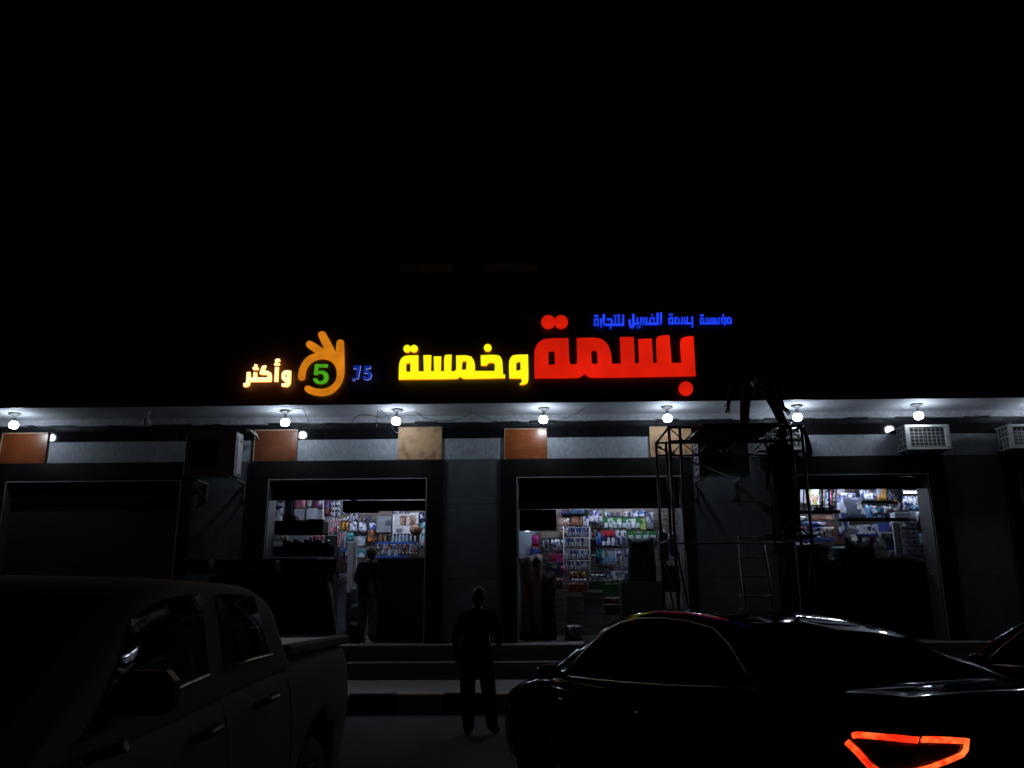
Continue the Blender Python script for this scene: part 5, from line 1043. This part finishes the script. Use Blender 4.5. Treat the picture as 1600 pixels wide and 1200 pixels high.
class Car:
    def __init__(s, top, half, base, xs, house, hx, paint, wbase, wr, name, label, cat, crown=.02):
        s.top, s.half, s.base, s.house = top, half, base, house; s.paint = paint
        s.root = empty(name, (0, 0, 0), 0, label, cat)
        def ring(x):
            zt = interp(top, x); w_ = interp(half, x); zb = interp(base, x); d = zt - zb
            return sym([(0, zb), (w_ * .82, zb), (w_ * .95, zb + d * .06), (w_ * .985, zb + d * .25), (w_, zb + d * .5), (w_ * .992, zb + d * .68), (w_ * .975, zb + d * .84), (w_ * .945, zb + d * .94), (w_ * .88, zb + d * .99), (w_ * .6, zt + crown * .7), (0, zt + crown)])
        b = shell(xs, ring); bmesh.ops.recalc_face_normals(b.bm, faces=b.bm.faces); me = bpy.data.meshes.new('body'); b.bm.to_mesh(me); b.bm.free()
        cl = []
        for xw in wbase:
            for sg in (1, -1): cl.append((xw, sg * (interp(half, xw) - .28), sg * (interp(half, xw) + .1), wr, wr + (.12 if wr > .4 else .055)))
        me = cut(me, cl); s.body = link_mesh('body', me, [paint], s.root)
        for p in me.polygons: p.use_smooth = True
        me.materials.clear(); me.materials.append(paint)
        try: s.body.modifiers.new('n', 'WEIGHTED_NORMAL')
        except Exception: pass
        for xw in wbase:
            for sg in (1, -1): wheel(s.root, xw, sg * (interp(half, xw) - .125), wr)
        # glass house
        s.hx = hx; n_ = 40; hxs = [hx[0] + (hx[1] - hx[0]) * i / n_ for i in range(n_ + 1)]
        def hring(x):
            zt = interp(top, x) - .02; zr = max(interp(house['roof'], x), zt + .004); wb = interp(half, x) * house['wb']; k = (zr - zt) / house['h']; wt = wb * (1 - house['tumble'] * min(1, k))
            return sym([(0, zt - .05), (wb, zt - .05), (wb, zt), (wb * .7 + wt * .3, zt + (zr - zt) * .3), (wb * .36 + wt * .64, zt + (zr - zt) * .64), (wt * 1.0, zt + (zr - zt) * .88), (wt * .93, zt + (zr - zt) * .965), (wt * .7, zr - .004), (0, zr + .012)])
        b = shell(hxs, hring); s.hs = b.build('cabin', paint, s.root)
    def side(s, x, t_, sg, off=.006):
        zt = interp(s.top, x) - .02; zr = max(interp(s.house['roof'], x), zt + .004); wb = interp(s.half, x) * s.house['wb']; k = (zr - zt) / s.house['h']; wt = wb * (1 - s.house['tumble'] * min(1, k))
        pts = [(wb, zt), (wb * .7 + wt * .3, zt + (zr - zt) * .3), (wb * .36 + wt * .64, zt + (zr - zt) * .64), (wt, zt + (zr - zt) * .88)]
        ts = (0, .3, .64, .88)
        for i in range(3):
            if t_ <= ts[i + 1] or i == 2:
                f = (t_ - ts[i]) / (ts[i + 1] - ts[i]); return Vector((x, sg * (pts[i][0] + (pts[i + 1][0] - pts[i][0]) * f + off), pts[i][1] + (pts[i + 1][1] - pts[i][1]) * f + off * .4))
    def window(s, x0, x1, name='side_window', lo=.14, hi=.86, trim=None, rake0=0., rake1=0.):
        for sg in (1, -1):
            b = MB()
            def fn(u, v):
                t_ = lo + (hi - lo) * v; x = x0 + (x1 - x0) * u + rake0 * v * (1 - u) + rake1 * v * u
                return s.side(x, t_, sg)
            b.grid(fn, 10, 5); o = b.build(name, M_GLASSD, s.root)
    def top_glass(s, x0, x1, name, f=.78):
        b = MB()
        def fn(u, v):
            x = x0 + (x1 - x0) * u; zt = interp(s.top, x) - .02; zr = max(interp(s.house['roof'], x), zt + .004); wb = interp(s.half, x) * s.house['wb']; k = (zr - zt) / s.house['h']; wt = wb * (1 - s.house['tumble'] * min(1, k)); y = (2 * v - 1) * f
            ay = abs(y); z = zr + .012 - .016 * min(1, ay / .7) if ay <= .7 else zr - .004 - (ay - .7) / .23 * (zr - zt) * .035
            return Vector((x, y * wt, z + .008))
        b.grid(fn, 12, 14); return b.build(name, M_GLASSD, s.root)
    def path(s, pts, r_, name, m):
        for sg in (1, -1):
            b = MB(); b.tube([s.side(x, t_, sg, .012) for x, t_ in pts], r_, 6); b.build(name, m, s.root)
    def body_pt(s, x, f, sg, off=.008):
        zt = interp(s.top, x); w_ = interp(s.half, x); zb = interp(s.base, x); z = zb + (zt - zb) * f; k = [(0, .93), (.06, .95), (.25, .985), (.5, 1), (.68, .992), (.84, .975), (.94, .945), (1, .87)]
        return Vector((x, sg * (w_ * interp(k, f) + off), z))

def make_sedan(label):
    top = [(-2.37, .78), (-2.30, 1.02), (-2.1, 1.08), (-1.75, 1.10), (-1.2, 1.06), (-.4, 1.0), (.4, .97), (1.1, .98), (1.5, .93), (1.9, .84), (2.2, .72), (2.36, .58)]
    half = [(-2.37, .70), (-2.25, .80), (-2.0, .88), (-1.4, .92), (0, .925), (1.2, .91), (1.8, .87), (2.15, .76), (2.36, .58)]
    base = [(-2.37, .38), (-2.2, .26), (-1.9, .2), (1.8, .2), (2.2, .24), (2.36, .34)]
    xs = [-2.37, -2.34, -2.3, -2.24, -2.15, -2.0, -1.8, -1.6, -1.4, -1.2, -1, -.8, -.6, -.4, -.2, 0, .2, .4, .6, .8, 1, 1.2, 1.35, 1.5, 1.65, 1.8, 1.95, 2.08, 2.18, 2.26, 2.32, 2.36]
    roof = [(-1.95, 1.07), (-1.6, 1.21), (-1.2, 1.36), (-.8, 1.455), (-.4, 1.50), (0, 1.515), (.3, 1.49), (.6, 1.40), (.9, 1.22), (1.25, .97)]
    c = Car(top, half, base, xs, dict(roof=roof, wb=.90, h=.5, tumble=.26), (-1.93, 1.23), M_PBLACK, (-1.45, 1.38), .335, 'parked_sedan', label, 'car')
    c.window(-.22, .86, 'front_window', rake1=-.34, hi=.84); c.window(-1.22, -.28, 'rear_window', rake0=.30, hi=.84)
    c.top_glass(-1.78, -.95, 'rear_windscreen'); c.top_glass(.36, 1.12, 'front_windscreen')
    arc = [(-1.38, .12), (-1.22, .40), (-1.02, .72), (-.8, .87), (-.5, .89), (-.2, .89), (.1, .88), (.35, .86), (.55, .80), (.75, .55), (.92, .12)]
    c.path(arc, .009, 'window_trim', M_CHROME); c.path([(-1.36, .08), (-1.0, .07), (-.5, .07), (0, .07), (.5, .07), (.95, .08)], .009, 'sill_trim', M_CHROME)
    for sg in (1, -1):
        for x0, x1 in ((.92, 1.0), (-.25, -.2)):
            pass
        for x in (-.33, .72):   # door handles
            b = MB(); b.tube([c.body_pt(x - .11, .80, sg, .01), c.body_pt(x - .08, .80, sg, .035), c.body_pt(x + .08, .80, sg, .035), c.body_pt(x + .11, .80, sg, .01)], .012, 6); b.build('door_handle', M_PBLACK, c.root)
        for x in (-1.25, -.24, .95):   # door gaps
            b = MB(); b.tube([c.body_pt(x + (.10 if x < -1 else 0) * (1 - f), f, sg, -.002) for f in (.1, .25, .45, .6, .75, .88, .95)], .004, 4); b.build('door_seam', M_DARK, c.root)
        b = MB(); ctr = Vector((.86, sg * 1.0, 1.03)); b.lathe([(.005, -.1), (.05, -.09), (.075, -.03), (.075, .04), (.05, .09), (.005, .1)], ctr, 12, axis=Matrix.Rotation(R(90), 3, 'X') @ Matrix.Diagonal((1.0, .8, 1)).to_3x3()); b.cyl((.86, sg * .84, .99), ctr, .02, seg=6); b.build('wing_mirror', M_PBLACK, c.root)
        b = MB(); b.grid(lambda u, v: c.body_pt(2.0 + .26 * u, .70 + .20 * v - .1 * u, sg, .006 ), 6, 4); b.build('headlight', mat('headlamp_glass', (.35, .37, .42), .08, bump=1.2, scale=18), c.root)
        b = MB(); b.tube([c.body_pt(x, .13, sg, .012) for x in (-1.0, -.5, 0, .5, .95)], .012, 6); b.build('sill_trim', M_CHROME, c.root)
    b = MB(); b.box(-2.40, -2.375, -.26, .26, .50, .62, .004); b.build('number_plate', M_WPL, c.root)
    b = MB(); b.box(2.365, 2.375, -.42, .42, .36, .50, .01); b.build('grille', M_DARK, c.root)
    return c
car = make_sedan('black sedan parked at the lower right with its left tail lamp glowing orange-red')
SED = (PX(1405, 1150, 4.4), 4.45); ANG = R(118)
hd = Vector((math.cos(ANG), math.sin(ANG), 0)); rt = Vector((hd.y, -hd.x, 0))
ctr = Vector((SED[0], SED[1], 0)) + hd * 2.27 + rt * .80
car.root.location = ctr; car.root.rotation_euler.z = ANG; bpy.context.view_layer.update()
# lamp unit laid onto the bodywork, at the place it has on the corner of the car
MW = Matrix.Translation(ctr) @ Matrix.Rotation(ANG, 4, 'Z'); MI = MW.inverted()
bmb = bmesh.new(); bmb.from_mesh(car.body.data); bvh = BVHTree.FromBMesh(bmb)
def onbody(px, py, off=.012):
    o_ = MI @ CAM_LOC; d = MI.to_3x3() @ ray(px, py); h, nn, i_, ds = bvh.ray_cast(o_, d)
    if h is None:
        h, nn, i_, ds = bvh.find_nearest(o_ + d * 4.6); return h + nn * off
    if nn.dot(d) > 0: nn = -nn
    return h + nn * off
M_TLON = glow_mat('lit_tail_lamp', (1.0, .058, .010), 1.35, .5, 7, (.5, .03, .01)); M_TLB = mat('dark_red_lens', (.03, .003, .003), .08)
_t = M_TLON.node_tree; _b = _t.nodes['Principled BSDF']; _n = _t.nodes.new('ShaderNodeTexNoise'); _n.inputs['Scale'].default_value = 11; _r = _t.nodes.new('ShaderNodeValToRGB')
_r.color_ramp.elements[0].position = .38; _r.color_ramp.elements[0].color = (1, .026, .006, 1); _r.color_ramp.elements[1].position = .66; _r.color_ramp.elements[1].color = (1, .16, .03, 1)
_tc = _t.nodes.new('ShaderNodeTexCoord'); _t.links.new(_tc.outputs['Object'], _n.inputs['Vector']); _t.links.new(_n.outputs['Fac'], _r.inputs[0]); _t.links.new(_r.outputs[0], _b.inputs['Emission Color'])
def strip_mesh(pts, wpx):
    """flat light guide following the lens"""
    b = MB(); rows = []
    ex = []
    for i in range(len(pts) - 1):
        for k in range(6): t_ = k / 6; ex.append((pts[i][0] + (pts[i + 1][0] - pts[i][0]) * t_, pts[i][1] + (pts[i + 1][1] - pts[i][1]) * t_))
    ex.append(pts[-1])
    for i, p in enumerate(ex):
        a_ = ex[max(i - 1, 0)]; c_ = ex[min(i + 1, len(ex) - 1)]; dx, dy = c_[0] - a_[0], c_[1] - a_[1]; l = math.hypot(dx, dy); nx, ny = -dy / l * wpx / 2, dx / l * wpx / 2
        rows.append((onbody(p[0] + nx, p[1] + ny, .020), onbody(p[0], p[1], .030), onbody(p[0] - nx, p[1] - ny, .020), onbody(p[0], p[1], .004)))
    vr = [[b.bm.verts.new(q) for q in r_] for r_ in rows]
    for i in range(len(vr) - 1):
        for k in range(4): b.bm.faces.new((vr[i][k], vr[i][(k + 1) % 4], vr[i + 1][(k + 1) % 4], vr[i + 1][k])).smooth = True
    b.bm.faces.new(vr[0]); b.bm.faces.new(vr[-1]); return b
def lamp_side(sg):
    pr = MB(); outl = [(1322, 1154), (1340, 1143), (1430, 1148), (1512, 1153), (1513, 1178), (1495, 1196), (1440, 1215), (1385, 1218), (1345, 1190)]
    cv = onbody(1425, 1178, .010)
    n_ = len(outl); rg = []
    for f in (1, .75, .5, .25): rg.append([pr.bm.verts.new(onbody(1425 + (x - 1425) * f, 1178 + (y - 1178) * f, .010)) for x, y in outl])
    for a_, b_ in zip(rg, rg[1:]):
        for k in range(n_): pr.bm.faces.new((a_[k], a_[(k + 1) % n_], b_[(k + 1) % n_], b_[k])).smooth = True
    cvt = pr.bm.verts.new(cv)
    for k in range(n_): pr.bm.faces.new((rg[-1][k], rg[-1][(k + 1) % n_], cvt))
    lens = pr.build('tail_lamp', M_TLB, car.root)
    segs = [strip_mesh([(1335, 1149.5), (1343, 1148), (1380, 1151), (1432, 1157)], 10), strip_mesh([(1437, 1156), (1480, 1157.5), (1504, 1158.5)], 9.5), strip_mesh([(1505.5, 1155), (1504, 1172), (1498, 1180), (1475, 1190), (1455, 1197)], 9), strip_mesh([(1453, 1198), (1425, 1206), (1395, 1209)], 9), strip_mesh([(1326, 1159), (1342, 1174), (1362, 1196), (1378, 1208)], 10.5)]
    for q in segs: q.build('light_strip', M_TLON, lens)
    return lens
L_ = lamp_side(1)
def mirror_copy(o, parent):
    me = o.data.copy(); me.transform(Matrix.Diagonal((1, -1, 1, 1))); me.flip_normals(); c = link_mesh(o.name.split('.')[0], me, None, parent)
    for ch in o.children: mirror_copy(ch, c)
    return c
mirror_copy(L_, car.root); bmb.free()
# second dark car beyond, only its front slope shows
c2 = make_sedan('dark car mostly cut off by the right picture edge, behind the black sedan')
c2.root.location = ctr + Vector((3.95, .95, 0)); c2.root.rotation_euler.z = R(116)

# ------------------------------------------------------------------ pickup, nose toward us at the left
def make_pickup():
    top = [(-2.62, 1.27), (-2.5, 1.31), (-.9, 1.27), (-.3, 1.24), (.4, 1.19), (1.1, 1.17), (1.5, 1.15), (2.2, 1.08), (2.5, .98), (2.62, .78)]
    half = [(-2.62, .82), (-2.5, .87), (-1.5, .905), (0, .905), (1.4, .91), (2.1, .89), (2.45, .80), (2.62, .66)]
    base = [(-2.62, .62), (-2.4, .5), (-1.8, .42), (1.9, .38), (2.4, .42), (2.62, .5)]
    xs = [-2.62, -2.6, -2.55, -2.4, -2.1, -1.8, -1.5, -1.2, -.9, -.6, -.3, 0, .3, .6, .9, 1.2, 1.4, 1.6, 1.8, 2.0, 2.2, 2.35, 2.48, 2.56, 2.62]
    roof = [(-1.12, 1.22), (-1.04, 1.42), (-.94, 1.60), (-.75, 1.675), (-.3, 1.70), (.2, 1.695), (.5, 1.64), (.75, 1.52), (1.0, 1.36), (1.3, 1.16)]
    c = Car(top, half, base, xs, dict(roof=roof, wb=.93, h=.5, tumble=.11), (-1.12, 1.28), M_PWHITE, (-1.58, 1.45), .41, 'pickup_truck', 'pale double cab pickup truck parked nose to the camera at the lower left', 'pickup truck')
    c.window(-.80, -.20, 'rear_door_window', lo=.22, hi=.85, rake0=.12); c.window(-.02, .98, 'front_door_window', lo=.22, hi=.85, rake1=-.38)
    c.top_glass(.55, 1.2, 'windscreen', .86)
    c.path([(-.82, .19), (-.5, .19), (-.2, .19)], .008, 'window_seal', M_CHROME); c.path([(0, .19), (.5, .19), (.98, .19)], .008, 'window_seal', M_CHROME)
    for sg in (1, -1):
        for x in (-.62, .12):
            b = MB(); b.tube([c.body_pt(x - .10, .86, sg, .008), c.body_pt(x - .08, .86, sg, .04), c.body_pt(x + .08, .86, sg, .04), c.body_pt(x + .10, .86, sg, .008)], .015, 6); b.build('door_handle', M_DARK, c.root)
        for x in (-1.02, -.12, 1.05):
            b = MB(); b.tube([c.body_pt(x, f, sg, -.001) for f in (.12, .3, .5, .7, .85, .95)], .005, 4); b.build('door_seam', M_DARK, c.root)
        b = MB(); b.box(-.05, .05, -.09, .09, -.065, .065, .03); o = b.build('wing_mirror', M_DARK, c.root); o.location = (.98, sg * 1.03, 1.33)
        b = MB(); b.cyl((.98, sg * .86, 1.14), (.98, sg * .98, 1.18), .018, seg=6); b.build('mirror_arm', M_DARK, c.root)
        b = MB(); b.grid(lambda u, v: c.body_pt(2.2 + .3 * u, .55 + .3 * v, sg, .006), 5, 4); b.build('headlight', mat('headlamp_glass', (.35, .37, .42), .08), c.root)
    # open bed: dark inner floor and rails
    b = MB(); b.box(-2.5, -1.12, -.74, .74, 1.335, 1.345); b.build('bed_liner', M_DARK, c.root)
    for sg in (1, -1): b = MB(); b.box(-2.58, -1.12, sg * .80 - .045, sg * .80 + .045, 1.30, 1.36, .012); b.build('bed_rail', M_PWHITE, c.root)
    b = MB(); b.box(-2.60, -2.53, -.80, .80, 1.29, 1.355, .012); b.build('tailgate_cap', M_PWHITE, c.root)
    b = MB(); b.box(2.60, 2.64, -.55, .55, .70, .92, .02); b.build('grille', M_DARK, c.root)
    return c
pk_ = make_pickup(); tail = P(545, 1040, 6.3)
pk_.root.rotation_euler.z = R(-90 - 1.0); pk_.root.location = (tail.x - .88, 6.3 - 2.62, 0)
# ------------------------------------------------------------------ van behind the pickup, facing us
top = [(-1.95, 1.1), (-1.8, 1.16), (0, 1.15), (1.2, 1.13), (1.6, 1.08), (1.85, .95), (1.95, .8)]
half = [(-1.95, .84), (-1.8, .86), (1.4, .86), (1.8, .82), (1.95, .76)]
base = [(-1.95, .3), (1.8, .28), (1.95, .34)]
roof = [(-1.9, 1.2), (-1.84, 1.75), (-1.7, 1.88), (-1, 1.92), (.6, 1.92), (.95, 1.87), (1.2, 1.68), (1.45, 1.38), (1.66, 1.1)]
van = Car(top, half, base, [-1.95 + i * .13 for i in range(31)], dict(roof=roof, wb=.96, h=.8, tumble=.14), (-1.9, 1.62), M_PVAN, (-1.3, 1.3), .32, 'parked_van', 'dark small van behind the pickup, windscreen toward us and crates on its roof', 'van')
van.window(-1.6, -.4, 'side_window', lo=.12, hi=.84); van.window(-.3, .95, 'front_window', lo=.12, hi=.84, rake1=-.3)
van.top_glass(.98, 1.56, 'windscreen', .88)
for sg in (1, -1):
    b = MB(); b.box(-.05, .05, -.09, .09, -.1, .1, .03); o = b.build('wing_mirror', M_DARK, van.root); o.location = (1.2, sg * 1.0, 1.22)
    b = MB(); b.grid(lambda u, v: van.body_pt(1.72 + .2 * u, .5 + .3 * v, sg, .006), 5, 4); b.build('headlight', mat('headlamp_glass', (.35, .37, .42), .08), van.root)
b = MB(); b.tube([(1.30, -.5, 1.50), (1.44, -.1, 1.37), (1.46, .3, 1.36)], .008, 5); b.build('wiper', M_DARK, van.root)
b = MB(); b.tube([(1.31, .45, 1.51), (1.45, .62, 1.36)], .008, 5); b.build('wiper', M_DARK, van.root)
cx = PX(543, 960, 9.0) - .86
van.root.rotation_euler.z = R(-90 + 13.5); van.root.location = (cx - .50, 9.0 + 1.88, 0); VZ = 1.925
# flat wooden crates lying on the van roof
M_CRATE = mat('old_crate_wood', (.26, .17, .12), .7, col2=(.10, .065, .045), scale=3, stretch=(.3, 3, 3), bump=.3)
for i, (pa, pb, lb) in enumerate(((281, 328, 'narrow flat wooden crate at the left end of the van roof'), (334, 431, 'long flat wooden crate in the middle of the van roof'), (437, 526, 'flat wooden crate at the right end of the van roof, nearest the lit shop'))):
    Yc = 10.0; x0, x1, z0, z1 = rect(pa, 873, pb, 894, Yc); hw = (x1 - x0) / 2; zb = max(z0, VZ)
    t = empty('wooden_crate', ((x0 + x1) / 2, Yc, zb), R(2 * (i - 1)), lb, 'crate', 'crates on the van roof'); h = z1 - zb; n_ = 3
    for k in range(n_):
        q = MB(); q.box(-hw, hw, 0, .018, h * k / n_ + .004, h * (k + 1) / n_ - .004, .003); o = q.build('board', M_CRATE, t)
    q = MB(); q.box(-hw + .003, hw - .003, .02, .75, .004, h - .02); q.build('crate_body', M_CRATE, t)
    for sx in (-1, 1): q = MB(); q.box(min(sx * hw, sx * (hw - .05)), max(sx * hw, sx * (hw - .05)), -.016, -.001, 0, h, .003); q.build('batten', M_CRATE, t)

# ================================================================== STREET LAMPS behind the camera (seen as glints on the paint)
def street_lamp(x, y, col, strength, label, h=7.5):
    t = empty('street_lamp', (x, y, 0), label=label, cat='street lamp', group='street lamps along the road')
    b = MB(); b.cyl((0, 0, 0), (0, 0, h), .09, .05, 12); b.cyl((0, 0, 0), (0, 0, .5), .13, .13, 12); b.build('pole', M_STEEL, t)
    b = MB(); b.tube([(0, 0, h - .05), (0, .5, h + .2), (0, 1.4, h + .3)], .035, 8); b.build('arm', M_STEEL, t)
    b = MB(); b.box(-.16, .16, 1.3, 1.95, h + .24, h + .38, .04); b.build('lamp_head', M_DARK, t)
    b = MB(); b.box(-.12, .12, 1.36, 1.88, h + .215, h + .236); b.build('lamp_glass', mat('street_lamp_glass_' + label.split()[0], (.8, .8, .8), .3, emit=col, estr=strength), t); return t
street_lamp(-5.5, -9, (1.0, .46, .16), 13, 'sodium street lamp on the far side of the road, to the left')
street_lamp(9, -12, (.85, .9, 1.0), 4, 'white street lamp on the far side of the road, to the right')
